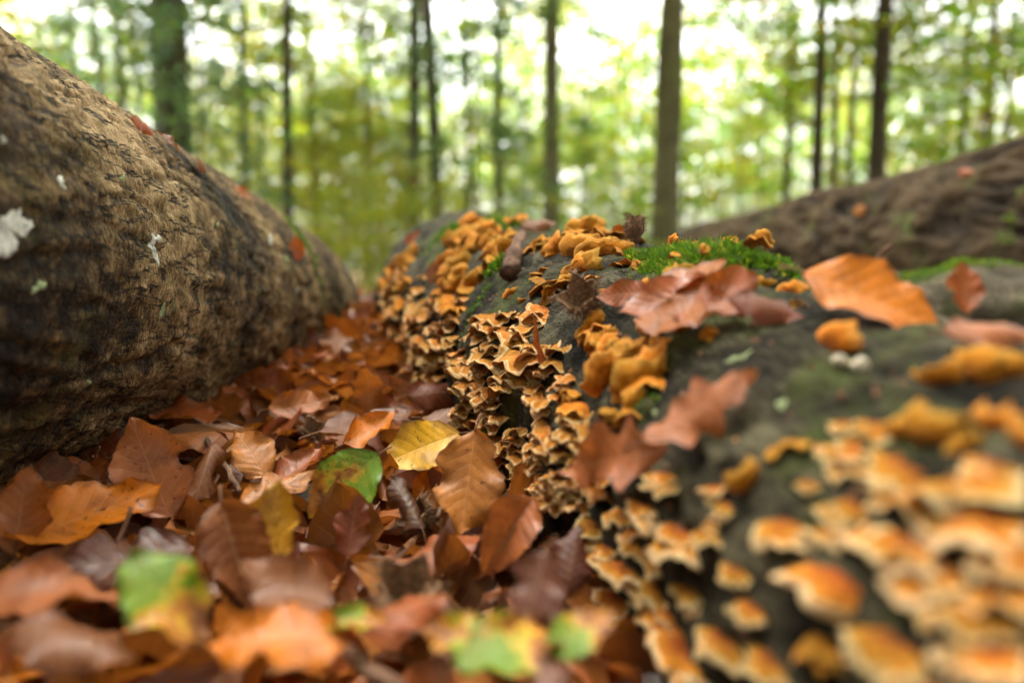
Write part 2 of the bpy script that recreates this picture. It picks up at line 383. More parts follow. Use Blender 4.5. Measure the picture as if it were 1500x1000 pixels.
for i, (x, y, a, b, g) in enumerate([(14, 338, 62, 96, 0), (225, 366, 22, 40, 0), (232, 350, 14, 18, 0), (88, 268, 18, 22, 0), (58, 420, 18, 40, 1), (396, 352, 12, 20, 0), (238, 455, 10, 26, 1),
        (252, 445, 7, 22, 1), (5, 205, 14, 12, 0), (436, 425, 8, 6, 0), (420, 385, 8, 26, 1), (178, 262, 12, 14, 1), (318, 330, 8, 8, 1), (130, 560, 8, 8, 1)]):
    patch(BV_L, left_log, x, y, a, b, M['lichen_g' if g else 'lichen'], 'lichen_patch', seed=i)
for i, (x, y, a, b) in enumerate([(1145, 592, 22, 18), (960, 605, 14, 12), (1005, 640, 12, 9), (1080, 525, 36, 14)]):
    patch(BV_M, host_log, x, y, a, b, M['lichen_g'], 'lichen_patch', .0004, seed=40 + i)

# ------------------------------------------------------------------ leaves
def leaf_geo(seed, nu=26, nv=15, width=.33, curl=0., bend=0., twist=0., wave=.03, corr=.004, lobes=0, torn=0., fold=0.):
    rng = np.random.default_rng(seed); ph = rng.random(8) * 6.28
    v = np.linspace(0, 1, nu)[:, None] * np.ones((1, nv)); u = np.linspace(-1, 1, nv)[None, :] * np.ones((nu, 1))
    pv = np.clip(v, 0, 1)
    w_ = width * np.sin(np.pi * pv ** .88) ** .78 * (1 - .18 * pv)
    w_ = np.maximum(w_, .004)
    side = np.sign(u)
    if lobes:
        w_ = w_ * (1 + .34 * np.cos(2 * np.pi * (pv * lobes - .15 + .06 * side)) * np.sin(np.pi * pv) ** .5)
    w_ = w_ * (1 + .035 * np.sin(pv * 57 + ph[0] + side) + .05 * np.sin(pv * 17 + ph[1] + side * 2))
    if torn:
        w_ = w_ * (1 - torn * np.clip(np.sin(pv * 9 + ph[2] + 2.2 * side) - .45, 0, 1) * np.abs(u) ** .3)
    X = u * w_; Y = v + .10 * np.abs(u) * w_ + .012 * np.sin(u * 4 + ph[3]) * v
    Z = corr * (np.abs(((v - .17 * np.abs(u)) * 9) % 1 - .5) * 2 - .5) * np.minimum(1, 3 * np.abs(u)) * (1 - np.abs(u) ** 4 * .5)
    Z = Z + wave * np.abs(u) ** 2 * np.sin(v * 11 + ph[4] + side * 1.7) + .5 * wave * np.abs(u) ** 3 * np.sin(v * 25 + ph[5] + side) + fold * np.abs(X)
    # curl across (about the long axis), then bend along the length
    if abs(curl) > 1e-3:
        k = curl * (1 + .5 * np.sin(v * 4 + ph[6])) / width; a = X * k
        kk = np.where(np.abs(k) < 1e-3, 1e-3, k)
        X, Z = np.sin(a) / kk - Z * np.sin(a), (1 - np.cos(a)) / kk + Z * np.cos(a)
    if abs(twist) > 1e-3:
        a = twist * (v - .3); X, Z = X * np.cos(a) - Z * np.sin(a), X * np.sin(a) + Z * np.cos(a)
    if abs(bend) > 1e-3:
        a = bend * (Y - .3); r = 1 / bend
        Y, Z = .3 + np.sin(a) * (r - Z), r - (r - Z) * np.cos(a)
    V = np.stack([X, Y - .5, Z], -1).reshape(-1, 3)
    uvs = np.stack([(u + 1) / 2, v], -1).reshape(-1, 2)
    return V, grid_faces(nu, nv), uvs
def tube(P, rad, ns=6):
    P = np.asarray(P, float); n = len(P); t = np.gradient(P, axis=0); t /= np.linalg.norm(t, axis=1)[:, None] + 1e-12
    up = np.array([.13, .2, .97]); e1 = np.cross(t, up); e1 /= np.linalg.norm(e1, axis=1)[:, None] + 1e-9; e2 = np.cross(t, e1)
    a = np.linspace(0, 2 * np.pi, ns, endpoint=False); rad = np.broadcast_to(np.asarray(rad, float), (n,))
    V = P[:, None, :] + rad[:, None, None] * (np.cos(a)[None, :, None] * e1[:, None, :] + np.sin(a)[None, :, None] * e2[:, None, :])
    Fc = [tuple(f) for f in grid_faces(n, ns, True)] + [tuple(range(ns))[::-1], tuple(range((n - 1) * ns, n * ns))]
    return V.reshape(-1, 3), Fc
KINDS = {  # curl, bend, twist, wave, width, lobes, torn, fold
 'flat': (.25, .25, .1, .03, .31, 0, 0, 0), 'wavy': (.35, -.5, .3, .07, .33, 0, 0, 0), 'dome': (-.8, -.5, .2, .04, .33, 0, 0, 0), 'cup': (.95, .5, .2, .05, .33, 0, 0, 0),
 'roll': (1.9, .6, .5, .05, .34, 0, 0, 0), 'roll2': (-2.1, -.4, .4, .05, .34, 0, 0, 0), 'twist': (.7, .9, 1.3, .06, .30, 0, 0, 0), 'arch': (-.4, -1.5, .2, .05, .33, 0, 0, 0),
 'hook': (.6, 1.9, .3, .05, .31, 0, 0, 0), 'fold': (.2, -.3, .3, .05, .35, 0, 0, .75), 'torn': (.3, .3, .3, .06, .36, 0, .55, 0), 'lobed': (.25, -.4, .2, .06, .25, 4, 0, .1), 'lobed2': (-.3, .3, -.3, .05, .24, 4, .15, 0),
 'strip': (1.6, .7, 1.2, .03, .10, 0, 0, 0), 'broad': (.2, -.25, .15, .03, .38, 0, 0, .1)}
LM = {}
for i, (k, (cu, be, tw, wa, wi, lo, to, fo)) in enumerate(KINDS.items()):
    for hi in (0, 1):
        for mt in ('leaf', 'leaf_turn'):
            if mt == 'leaf_turn' and k in ('lobed', 'lobed2', 'strip', 'roll2'): continue
            V, Fc, uvs = leaf_geo(100 + i * 2 + hi, curl=cu * (1 if hi == 0 else .8), bend=be * (1 if hi == 0 else -.6), twist=tw, wave=wa, width=wi, lobes=lo, torn=to, fold=fo)
            me = mesh('blade', V, Fc, M[mt], uv=uvs)
            base = V.reshape(26, 15, 3)[0, 7]; d = V.reshape(26, 15, 3)[0, 7] - V.reshape(26, 15, 3)[3, 7]; d = d / np.linalg.norm(d)
            t = np.linspace(0, 1, 7)[:, None]
            P = base - d * .03 + d * .20 * t + np.array([.03, 0, .05]) * t ** 2 * (1 if hi else -1)
            v2, f2 = tube(P, np.linspace(.009, .013, 7)); st = mesh('stalk', v2, f2, M['stalk'])
            LM[(k, hi, mt)] = (me, st)
NK = [k for k in KINDS if k not in ('strip', 'lobed', 'lobed2')]
def leaf_matrix(c, N, T, L):
    N = N.normalized(); T = (T - N * T.dot(N)).normalized(); X = T.cross(N)
    return Matrix.Translation(c) @ Matrix((X, T, N)).transposed().to_4x4() @ Matrix.Scale(L, 4)
def put_leaf(Mx, kind, color, label, group=None, turn=False, hi=0, name='beech_leaf', stalk=True):
    me, st = LM[(kind, hi, 'leaf_turn' if turn else 'leaf')]
    root = bpy.data.objects.new(name, None); COL.objects.link(root); root.matrix_world = Mx; root.empty_display_size = .1
    root['label'] = label; root['category'] = 'leaf'
    if group: root['group'] = group
    b = bpy.data.objects.new('blade', me); COL.objects.link(b); b.parent = root; b.color = (*color, 1)
    if stalk:
        s = bpy.data.objects.new('stalk', st); COL.objects.link(s); s.parent = root
    return root
CO = {k: tuple(c * 1.12 for c in v) for k, v in dict(cop=(.31, .085, .014), tan=(.42, .150, .030), pink=(.34, .100, .032), red=(.13, .022, .008), yel=(.70, .36, .012), pur=(.15, .066, .05), drk=(.05, .018, .010),
          org=(.58, .16, .008), brn=(.17, .055, .018), ylb=(.45, .22, .015), mar=(.08, .02, .013), grn=(.12, .20, .02), rust=(.27, .055, .009)).items()}
def place(x, y, lpx, ang, tilt, surf='lit', lift=.0):
    """leaf centre pixel, length in pixels, direction of the tip in the picture, how far it stands up"""
    a = R(ang); e = CR * math.cos(a) + CU * math.sin(a)
    yy = y + .38 * lpx * tilt * max(.3, abs(math.sin(a)))
    if surf == 'lit': h = hit_lit(x, yy, .010 + lift)
    else: h = hit(surf, x, yy)
    if not h: h = hit(surf, x, yy + 12) or hit(surf, x, yy + 30) or hit(surf, x, yy + 60)
    p, n, dep = h
    c = CAM + pray(x, y) * dep
    if tilt < .35: c = p.copy()
    c = c + n * (.004 if surf == 'lit' else .004 + lift)
    tc = (CAM - c).normalized(); N = (n * (1 - tilt) + tc * tilt).normalized()
    vd = (c - CAM).normalized(); k = -(e.dot(N)) / (vd.dot(N) if abs(vd.dot(N)) > .05 else -.05); k = max(-2.5, min(2.5, k))
    L = max(.018, min(.105, lpx * dep / FPX))
    return leaf_matrix(c, N, e + vd * k, L)
HERO = [
 (222, 700, 165, 112, .74, 'torn', 'pink', 0, 'broad pinkish brown beech leaf standing upright among the litter'),
 (368, 672, 110, 120, .50, 'wavy', 'tan', 0, 'tan beech leaf propped beside the upright pinkish leaf'),
 (395, 735, 150, 20, .38, 'lobed2', 'tan', 0, 'large ragged tan leaf lying under the green and yellow leaf'),
 (505, 722, 135, 222, .78, 'broad', 'grn', 1, 'half green half orange beech leaf standing among brown leaves'),
 (618, 665, 125, 200, .55, 'broad', 'yel', 0, 'bright yellow beech leaf next to the pointed tan leaf'),
 (686, 718, 165, 262, .72, 'torn', 'tan', 0, 'pointed tan beech leaf hanging tip down with its stalk up'),
 (745, 798, 135, 236, .75, 'fold', 'pink', 0, 'folded pinkish tan leaf leaning against the fungus covered log'),
 (535, 628, 150, 12, .12, 'flat', 'pur', 0, 'flat purplish brown leaf with small dark holes'),
 (545, 640, 95, 28, .45, 'roll', 'org', 0, 'rolled orange leaf lying across the purplish leaf'),
 (440, 603, 92, 8, .55, 'cup', 'cop', 0, 'cupped copper leaf arched over a prickly husk'),
 (540, 578, 80, 96, .85, 'hook', 'cop', 0, 'small upright copper leaf with a hooked tip'),
 (643, 582, 95, 5, .55, 'dome', 'red', 0, 'dark red domed leaf beside the fungus covered log'),
 (660, 622, 88, 355, .30, 'flat', 'brn', 0, 'plain brown veined leaf in front of the dark red leaf'),
 (762, 612, 70, 60, .7, 'dome', 'rust', 0, 'rusty orange leaf stuck upright between small brackets'),
 (735, 652, 105, 35, .6, 'broad', 'ylb', 1, 'yellow leaf with a green streak tucked under the brackets'),
 (517, 785, 95, 80, .75, 'cup', 'red', 0, 'dark red curled leaf below the half green leaf'),
 (345, 825, 165, 285, .75, 'fold', 'brn', 0, 'glossy folded brown leaf in the litter'),
 (392, 800, 170, 75, .70, 'roll', 'ylb', 0, 'rolled yellowish brown leaf standing in the litter'),
 (245, 895, 190, 310, .60, 'wavy', 'grn', 1, 'green and orange leaf lying beside a bare twig'),
 (60, 880, 220, 5, .20, 'wavy', 'pink', 0, 'wide pinkish tan leaf lying flat near the bare log'),
 (110, 950, 200, 350, .2, 'dome', 'brn', 0, 'brown domed leaf under the wide pinkish tan leaf'),
 (405, 950, 210, 175, .28, 'wavy', 'org', 0, 'bright orange leaf beside the twig'),
 (130, 770, 210, 15, .40, 'cup', 'org', 0, 'cupped orange leaf against the foot of the bare log'),
 (32, 762, 130, 80, .75, 'cup', 'cop', 0, 'upright copper leaf touching the bare log'),
 (785, 885, 135, 252, .65, 'torn', 'mar', 0, 'torn maroon leaf at the foot of the fungus covered log'),
 (838, 830, 115, 80, .7, 'dome', 'mar', 0, 'dark maroon leaf pressed against the fungus covered log'),
 (675, 955, 130, 160, .45, 'wavy', 'grn', 2, 'fresh green leaf edged with yellow in the litter'),
 (755, 965, 190, 20, .35, 'wavy', 'grn', 2, 'yellow and green leaf lying under the maroon leaf'),
 (850, 950, 130, 30, .45, 'flat', 'grn', 2, 'green leaf wedged beside the lowest brackets'),
 (800, 985, 110, 100, .3, 'dome', 'pur', 0, 'purple brown leaf lying on the green leaves'),
 (525, 932, 100, 350, .3, 'roll', 'grn', 2, 'thin rolled green leaf beside the bare twig'),
 (300, 640, 160, 8, .15, 'dome', 'cop', 0, 'copper leaf lying along the foot of the bare log'),
 (270, 618, 140, 350, .15, 'cup', 'rust', 0, 'rusty leaf tucked under the bare log'),
 (640, 815, 150, 200, .15, 'dome', 'rust', 0, 'dark rusty leaf behind the prickly husk'),
 (420, 880, 160, 160, .4, 'cup', 'brn', 0, 'brown cupped leaf beside the prickly husk'),
 (190, 830, 190, 190, .3, 'torn', 'mar', 0, 'torn maroon leaf behind the wide pinkish leaf'),
 (720, 745, 80, 100, .5, 'dome', 'pur', 0, 'small purple leaf behind the pointed tan leaf'),
 (595, 745, 110, 120, .5, 'roll2', 'drk', 0, 'nearly black rolled leaf below the yellow leaf'),
 (440, 690, 100, 30, .3, 'roll', 'rust', 0, 'rolled rusty leaf beside the half green leaf'),
 (300, 700, 110, 250, .5, 'roll2', 'brn', 0, 'rolled brown leaf behind the ragged tan leaf'),
 (600, 900, 150, 30, .2, 'dome', 'rust', 0, 'rusty leaf lying under the prickly husk'),
]
for (x, y, l, a, t, k, c, turn, lab) in HERO:
    o = put_leaf(place(x, y, l, a, t, lift=.030 if y > 840 else .010), k, CO[c], lab, turn=turn > 0, hi=0)
HLOG = [
 (918, 672, 215, 190, .30, 'lobed', 'pink', 'ragged lobed pinkish leaf lying over brackets on the grey log', 'oak_leaf'),
 (1040, 612, 190, 30, .28, 'lobed2', 'pink', 'lobed pinkish leaf with raised tip beside the ragged one on the grey log', 'oak_leaf'),
 (925, 442, 80, 190, .25, 'flat', 'rust', 'small reddish leaf beside the open husk on the grey log', 'beech_leaf'),
 (985, 455, 150, 200, .22, 'flat', 'rust', 'rusty flat leaf with visible stalk on the grey log', 'beech_leaf'),
 (1010, 432, 130, 18, .15, 'flat', 'cop', 'copper flat leaf just below the moss cushion', 'beech_leaf'),
 (1050, 470, 125, 4, .18, 'wavy', 'rust', 'wavy rust leaf lying over the flat leaves on the grey log', 'beech_leaf'),
 (1000, 485, 130, 190, .18, 'flat', 'cop', 'copper leaf lowest of the leaves below the moss cushion', 'beech_leaf'),
 (1090, 436, 105, 10, .4, 'cup', 'rust', 'rusty cupped leaf standing beside the big orange leaf', 'beech_leaf'),
 (1120, 470, 110, 350, .3, 'dome', 'red', 'dark red leaf behind the round orange bracket', 'beech_leaf'),
 (1264, 456, 205, 338, .26, 'broad', 'org', 'big glowing orange leaf standing on edge on the grey log', 'beech_leaf'),
 (1450, 452, 130, 2, .22, 'dome', 'pink', 'pale pinkish brown leaf curled on the crest of the grey log', 'beech_leaf'),
 (1395, 450, 70, 100, .5, 'cup', 'rust', 'small rusty leaf in front of the pale curled leaf', 'beech_leaf'),
 (642, 408, 36, 80, .8, 'flat', 'pur', 'small purplish leaf stuck upright between far brackets', 'beech_leaf'),
 (806, 512, 85, 96, .6, 'strip', 'rust', 'shrivelled reddish leaf strip hanging over frilled brackets', 'beech_leaf'),
 (790, 322, 55, 10, .3, 'dome', 'brn', 'brown leaf lying on the far crest of the grey log', 'beech_leaf'),
 (608, 356, 28, 40, .5, 'cup', 'rust', 'tiny rusty leaf on the far shoulder of the grey log', 'beech_leaf'),
 (790, 545, 55, 0, .3, 'strip', 'rust', 'thin red leaf strip lying under the frilled brackets', 'beech_leaf'),
]
for (x, y, l, a, t, k, c, lab, nm) in HLOG:
    o = put_leaf(place(x, y, l, a, t, BV_M, .003), k, CO[c], lab, name=nm, hi=0)
for (x, y, l, a, t, k, c, lab) in [
 (425, 358, 38, 100, .6, 'cup', 'rust', 'rusty leaf stuck to the side of the bare log'), (108, 120, 22, 20, .3, 'cup', 'brn', 'small brown leaf on the crest of the bare log'),
 (200, 184, 36, 330, .2, 'dome', 'rust', 'rusty leaf lying along the crest of the bare log'), (240, 210, 44, 325, .15, 'wavy', 'pur', 'purplish leaf lying along the crest of the bare log'),
 (285, 238, 32, 330, .15, 'dome', 'red', 'dark red leaf on the crest of the bare log'), (350, 282, 26, 330, .15, 'wavy', 'cop', 'copper leaf on the crest of the bare log')]:
    put_leaf(place(x, y + 6, l, a, t, BV_L, .002), k, CO[c], lab)
for (x, y, l, a, t, k, c, lab) in [(1265, 292, 26, 20, .3, 'dome', 'tan', 'tan leaf on the crest of the big dark log'), (1418, 240, 24, 0, .3, 'dome', 'rust', 'rusty leaf on the crest of the big dark log')]:
    put_leaf(place(x, y + 14, l, a, t, BV_B, .004), k, CO[c], lab)

# random litter: the nearest ones in view as single leaves, the rest as one mass
cw = [('cop', .20), ('tan', .24), ('pink', .16), ('red', .08), ('brn', .12), ('rust', .09), ('mar', .05), ('org', .06), ('drk', .02)]
cn = {'cop': 'copper', 'tan': 'tan', 'pink': 'pinkish brown', 'red': 'dark red', 'brn': 'brown', 'rust': 'rusty', 'mar': 'maroon', 'org': 'orange', 'drk': 'blackish'}
kn = {'flat': 'flat', 'wavy': 'wavy', 'dome': 'domed', 'cup': 'cupped', 'roll': 'rolled', 'roll2': 'tightly rolled', 'twist': 'twisted', 'arch': 'arched', 'hook': 'hooked', 'fold': 'folded', 'torn': 'torn', 'broad': 'broad'}
def in_log(q, x, y, z, m=.0):
    ax = np.array(axis_pt(q, y)); return math.hypot(x - ax[0], z - ax[2]) < rad_at(q, y) - m
def rnd_leaf(x, y, layer, lo=.045, hi=.075):
    z = float(lit(x, y)) - .004 + layer
    N = Vector((random.gauss(0, .5), random.gauss(-.15, .5), 1)); a = random.uniform(0, 6.28)
    return leaf_matrix(Vector((x, y, z)), N, Vector((math.cos(a), math.sin(a), 0)), random.uniform(lo, hi))
KEEP = [(222, 700, 165), (505, 722, 135), (618, 665, 125), (686, 718, 165), (745, 798, 135), (535, 628, 110), (440, 603, 92), (643, 582, 95), (660, 622, 88), (368, 672, 110), (390, 735, 120), (245, 895, 190), (755, 965, 190), (540, 578, 80), (345, 825, 130)]
n_ind = 0; tries = 0
while n_ind < 235 and tries < 9000:
    tries += 1
    y = .14 + 1.45 * random.random() ** 1.25; x = random.uniform(-.42, .12)
    layer = random.uniform(.006, .020); z = float(lit(x, y)) + layer
    if in_log(QL, x, y, z, .004) or in_log(QM, x, y, z, .004): continue
    if abs(x / y) > .78 or y < .15: continue
    if y < .28: layer *= .5
    v_ = Vector((x, y, z)) - CAM; px_, py_ = 750 + FPX * v_.dot(CR) / v_.dot(CF), 500 - FPX * v_.dot(CU) / v_.dot(CF)
    if any(abs(px_ - hx) < .62 * hl and -.35 * hl < py_ - hy < .85 * hl for hx, hy, hl in KEEP): continue
    c = random.choices([a for a, _ in cw], [b for _, b in cw])[0]; k = random.choice(NK + ['roll', 'cup', 'twist', 'arch', 'wavy', 'torn', 'roll2']); col = Vector(CO[c]) * random.uniform(.75, 1.25)
    put_leaf(rnd_leaf(x, y, layer), k, tuple(col), '%s %s beech leaf lying in the litter between the two logs' % (kn[k], cn[c]), 'beech leaves in the litter', hi=random.randint(0, 1), stalk=random.random() < .6)
    n_ind += 1
def leaf_mass(name, pts, label, cat, res=(9, 5)):
    Vs, Fs_, Us, Ts = [], [], [], []; o = 0; geos = []
    for i, k in enumerate(NK * 2):
        cu, be, tw, wa, wi, lo, to, fo = KINDS[k]; geos.append(leaf_geo(300 + i, res[0], res[1], wi, cu, be, tw, wa, .01, lo, to, fo))
    for (x, y, layer) in pts:
        bit = random.random() < .3
        V, Fc, U = random.choice(geos); Mx = np.array(rnd_leaf(x, y, layer + (.010 if bit else 0), .010 if bit else .045, .028 if bit else .075)); W = V @ Mx[:3, :3].T + Mx[:3, 3]
        Vs.append(W); Fs_.append(Fc + o); Us.append(U); o += len(V)
        c = np.array(CO[random.choices([a for a, _ in cw], [b for _, b in cw])[0]]) * random.uniform(.30, .85); Ts.append(np.tile(c, (len(V), 1)))
    ob(name, mesh(name, np.concatenate(Vs), np.concatenate(Fs_), M['leaf_stuff'], uv=np.concatenate(Us), attrs={'tint': np.concatenate(Ts)}), label=label, cat=cat, kind='stuff')
pts = []
while len(pts) < 2100:
    y = .10 + 1.7 * random.random() ** 1.2; x = random.uniform(-.45, .15); layer = random.uniform(-.004, .010)
    z = float(lit(x, y)) + layer
    if in_log(QL, x, y, z, .01) or in_log(QM, x, y, z, .01): continue
    pts.append((x, y, layer))
leaf_mass('leaf_litter', pts, 'bed of brown fallen beech leaves filling the gap between the logs', 'leaf litter', (11, 7))
pts = []
while len(pts) < 3500:
    y = random.uniform(-.3, 4.5); x = random.uniform(-3, 3.5)
    if -.45 < x < .15 and y < 1.8: continue
    z = float(lit(x, y))
    if in_log(QL, x, y, z, -.01) and y < 1.25 or in_log(QM, x, y, z, -.01) and y < 1.15: continue
    if math.hypot(x, y) < .2: continue
    pts.append((x, y, random.uniform(-.004, .02)))
leaf_mass('leaf_carpet', pts, 'loose brown leaf carpet around and behind the logs', 'leaf litter')

# ------------------------------------------------------------------ bracket fungi
def cap_geo(seed, kind):
    rng = np.random.default_rng(seed); nt_, nr = 44, 11
    ph = rng.random(10) * 6.28
    if kind == 'shelf': span, lob, la, k, wa, droop, th = R(rng.uniform(82, 105)), rng.integers(3, 6), .13, rng.uniform(4.0, 6.5), rng.uniform(.11, .19), rng.uniform(.12, .38), .08
    elif kind == 'tier': span, lob, la, k, wa, droop, th = R(rng.uniform(85, 105)), rng.integers(3, 5), .12, rng.uniform(3.5, 5.5), rng.uniform(.12, .20), rng.uniform(.3, .6), .055
    elif kind == 'hood': span, lob, la, k, wa, droop, th = R(rng.uniform(95, 125)), rng.integers(2, 5), .10, rng.uniform(3.5, 6.5), rng.uniform(.10, .20), rng.uniform(.5, 1.0), .15
    else: span, lob, la, k, wa, droop, th = R(rng.uniform(95, 130)), rng.integers(2, 4), .08, rng.uniform(2.5, 4.5), rng.uniform(.07, .15), -rng.uniform(.4, .8), .12
    t = np.linspace(-1, 1, nt_); A = t * span
    def surf(r, off):
        r_, a = np.meshgrid(r, A, indexing='ij')
        RR = (1 + la * np.sin(lob * a + ph[0]) + .06 * np.sin(2.3 * lob * a + ph[1]) + .03 * np.sin(11 * a + ph[2])) * (1 - .38 * np.abs(t)[None, :] ** 6)
        rad = r_ * RR; z = wa * r_ ** 2.4 * (np.sin(k * a + ph[3]) + .32 * np.sin(2.1 * k * a + ph[4])) + .03 * r_ ** 3 * np.sin(19 * a + ph[5])
        x, y = rad * np.cos(a) + .12 * (1 - r_) - .1, rad * np.sin(a) * 1.08
        q = np.abs(droop) * r_ ** 1.6 * 1.5                                      # roll the fan over towards the rim
        sg = 1 if droop > 0 else -1
        cx = np.where(q > 1e-4, np.sin(q) / np.maximum(q, 1e-4), 1); z = z - sg * rad * (1 - np.cos(q)) / np.maximum(q, 1e-3)
        x, y = x * cx, y * (.35 * cx + .65)
        z = z + .035 * np.sin(r_ * 17 + ph[6]) * r_ + .03 * fbm(np.stack([x * 5, y * 5, r_ * 0 + seed], -1), 2, seed)
        return np.stack([x, y, z + off], -1)
    r = np.linspace(.03, 1, nr) ** .85
    thick = th * (1 - .55 * r ** 2)
    top = surf(r, thick[:, None] * .5); bot = surf(r[::-1] * .985, -thick[::-1, None] * .5)
    edge = surf(np.array([1.025]), 0.0); edge[..., 2] -= thick[-1] * .05
    P = np.concatenate([top, edge, bot]); n = P.shape[0]
    rad_a = np.concatenate([r, [1.02], r[::-1]])[:, None] * np.ones((1, nt_)); und = np.concatenate([np.zeros(nr), [.15], np.ones(nr)])[:, None] * np.ones((1, nt_))
    rad_a = np.where(und > .5, np.minimum(rad_a, .93 + .05 * (rad_a > .97)), rad_a)
    Fc = [tuple(f) for f in grid_faces(n, nt_)]
    for j in (0, nt_ - 1):                                                       # close the two sides
        c = [i * nt_ + j for i in range(n)]
        for i in range(nr - 1):
            q = (c[i], c[i + 1], c[n - 2 - i], c[n - 1 - i]); Fc.append(q if j == 0 else q[::-1])
        q = (c[nr - 1], c[nr], c[nr + 1]); Fc.append(q if j == 0 else q[::-1])
    return P.reshape(-1, 3), Fc, rad_a.reshape(-1), und.reshape(-1)
CAPS = {}
for kd in ('shelf', 'tier', 'hood', 'ear'):   # 'fan' below is a hood cap set upright
    CAPS[kd] = []
    for i in range(14):
        V, Fc, ra, un = cap_geo(hash_ := 1000 + i + {'shelf': 0, 'tier': 20, 'hood': 40, 'ear': 60}[kd], kd)
        CAPS[kd].append(mesh('cap', V, Fc, M['hood' if kd in ('hood', 'ear') else kd], attrs={'rad': ra, 'under': un}))
CAX = (Vector(axis_pt(QM, 1.)) - Vector(axis_pt(QM, 0.))).normalized()
def cap_matrix(p, n, size, kind):
    d0 = Vector((-.62, -.75, -.10)); d = d0 - n * d0.dot(n); d.normalize()
    topness = max(0., min(1., (n.z - .35) / .5)); d = Matrix.Rotation(random.gauss(0, .42), 3, n) @ d
    Z = Vector((0, 0, 1)); jit = Vector((random.gauss(0, .16), random.gauss(0, .16), random.gauss(0, .1)))
    if kind == 'wide':
        out = Vector((-.45, -.80, -.42)).normalized(); top = (Z - out * Z.dot(out)).normalized(); side = top.cross(out)
        return Matrix.Translation(p - n * (.1 * size)) @ Matrix((out, side, top)).transposed().to_4x4() @ Matrix.Diagonal((size * .50, size * 1.0, size * .42, 1))
    if kind in ('shelf', 'tier'):
        nh = Vector((n.x, n.y, 0)); nh = nh.normalized() if nh.length > .2 else d
        nh = Matrix.Rotation(random.gauss(0, .35), 3, 'Z') @ nh
        out = (nh + n * .35 + d * .25 * topness - Z * (.30 if kind == 'tier' else .18)).normalized(); upv = Z + n * .25 + jit
    elif kind == 'ear':
        out = (n + d * .25 + jit).normalized(); upv = d + n * .1
    elif kind == 'fan' or topness > .35 and random.random() < .45:                  # an upright fan, felted face to the open side
        out = (n + d * .15 + jit).normalized(); upv = d + Z * .25
    else:
        out = (n * .85 + d * .55 * topness + jit * .5).normalized(); upv = Z * (1.15 - topness) + n * .5 - d * .6 * topness + jit
    top = (upv - out * upv.dot(out)).normalized(); side = top.cross(out)
    return Matrix.Translation(p - n * (.05 * size)) @ Matrix((out, side, top)).transposed().to_4x4() @ Matrix.Diagonal((size, size * (random.uniform(1.0, 1.4) if kind in ('shelf', 'tier') else 1), size, 1))
def surf_pt(bv, p, n):
    c, nn, _, _ = bv.ray_cast(p + n * .04, -n, .12)
    if c is None: return None
    if nn.dot(n) < 0: nn = -nn
    return c, nn
def smooth_n(p):
    t = (p.y - .6); ax = Vector(axis_pt(QM, p.y)); v = p - ax; v = v - CAX * v.dot(CAX); return v.normalized()
def cluster(x, y, wpx, n, kind, spread, label, group):
    h = hit(BV_M, x, y)
    if not h:
        for dy in (8, 16, 28, 45):
            h = hit(BV_M, x, y + dy)
            if h: break
        if not h: return
    p, _, dep = h; nrm = smooth_n(p); e1 = CAX; e2 = nrm.cross(e1)
    root = bpy.data.objects.new('bracket_fungus', None); COL.objects.link(root); root.location = p; root.empty_display_size = .01
    root['label'] = label; root['category'] = 'fungus'; root['group'] = group
    for i in range(n):
        sp = spread * dep / FPX * (1.1 if n > 1 else 0)
        q = p + e1 * random.gauss(0, sp * .75) + e2 * random.gauss(0, sp * .75) if i else p
        r = surf_pt(BV_M, q, nrm)
        if not r: continue
        size = wpx * dep / FPX * (.52 if kind == 'tier' and n > 1 else .52 if kind == 'tier' else .60) * (random.uniform(.6, 1.2) if n > 1 else 1.0)
        nn = smooth_n(r[0]); Mx = cap_matrix(r[0], nn, size, kind)
        c = bpy.data.objects.new('cap', CAPS['tier'][3] if kind == 'wide' else random.choice(CAPS['hood' if kind == 'fan' else kind])); COL.objects.link(c); c.parent = root
        if group == G8[1]: Mx = Matrix.Translation(nn * .009) @ Mx
        c.matrix_parent_inverse = Matrix.Translation(-p); c.matrix_basis = Mx
G1 = ('frilled tan bracket fungus with cream rims in tiers on the log flank', 'frilled brackets on the log flank')
G2 = ('small ochre bracket fungus crowding the far flank of the grey log', 'small brackets on the far flank')
G3 = ('rounded felty orange bracket fungus on the far shoulder of the grey log', 'rounded brackets on the far shoulder')
G4 = ('folded felty orange bracket fungus on the crest of the grey log', 'folded brackets on the crest')
G5 = ('lumpy orange bracket fungus on bare grey bark below the flat leaves', 'lumpy brackets on bare bark')
G6 = ('large orange bracket fungus with broad pale margin on the dark log side', 'large brackets on the dark side')
G7 = ('orange bracket fungus at the foot of the log above wet leaves', 'brackets at the foot of the log')
G8 = ('small orange bracket fungus growing through the moss cushion', 'brackets in the moss cushion')
CL = []
def add(G, kind, rows): CL.extend([(x, y, w_, n, kind, s, *G) for (x, y, w_, n, s) in rows])
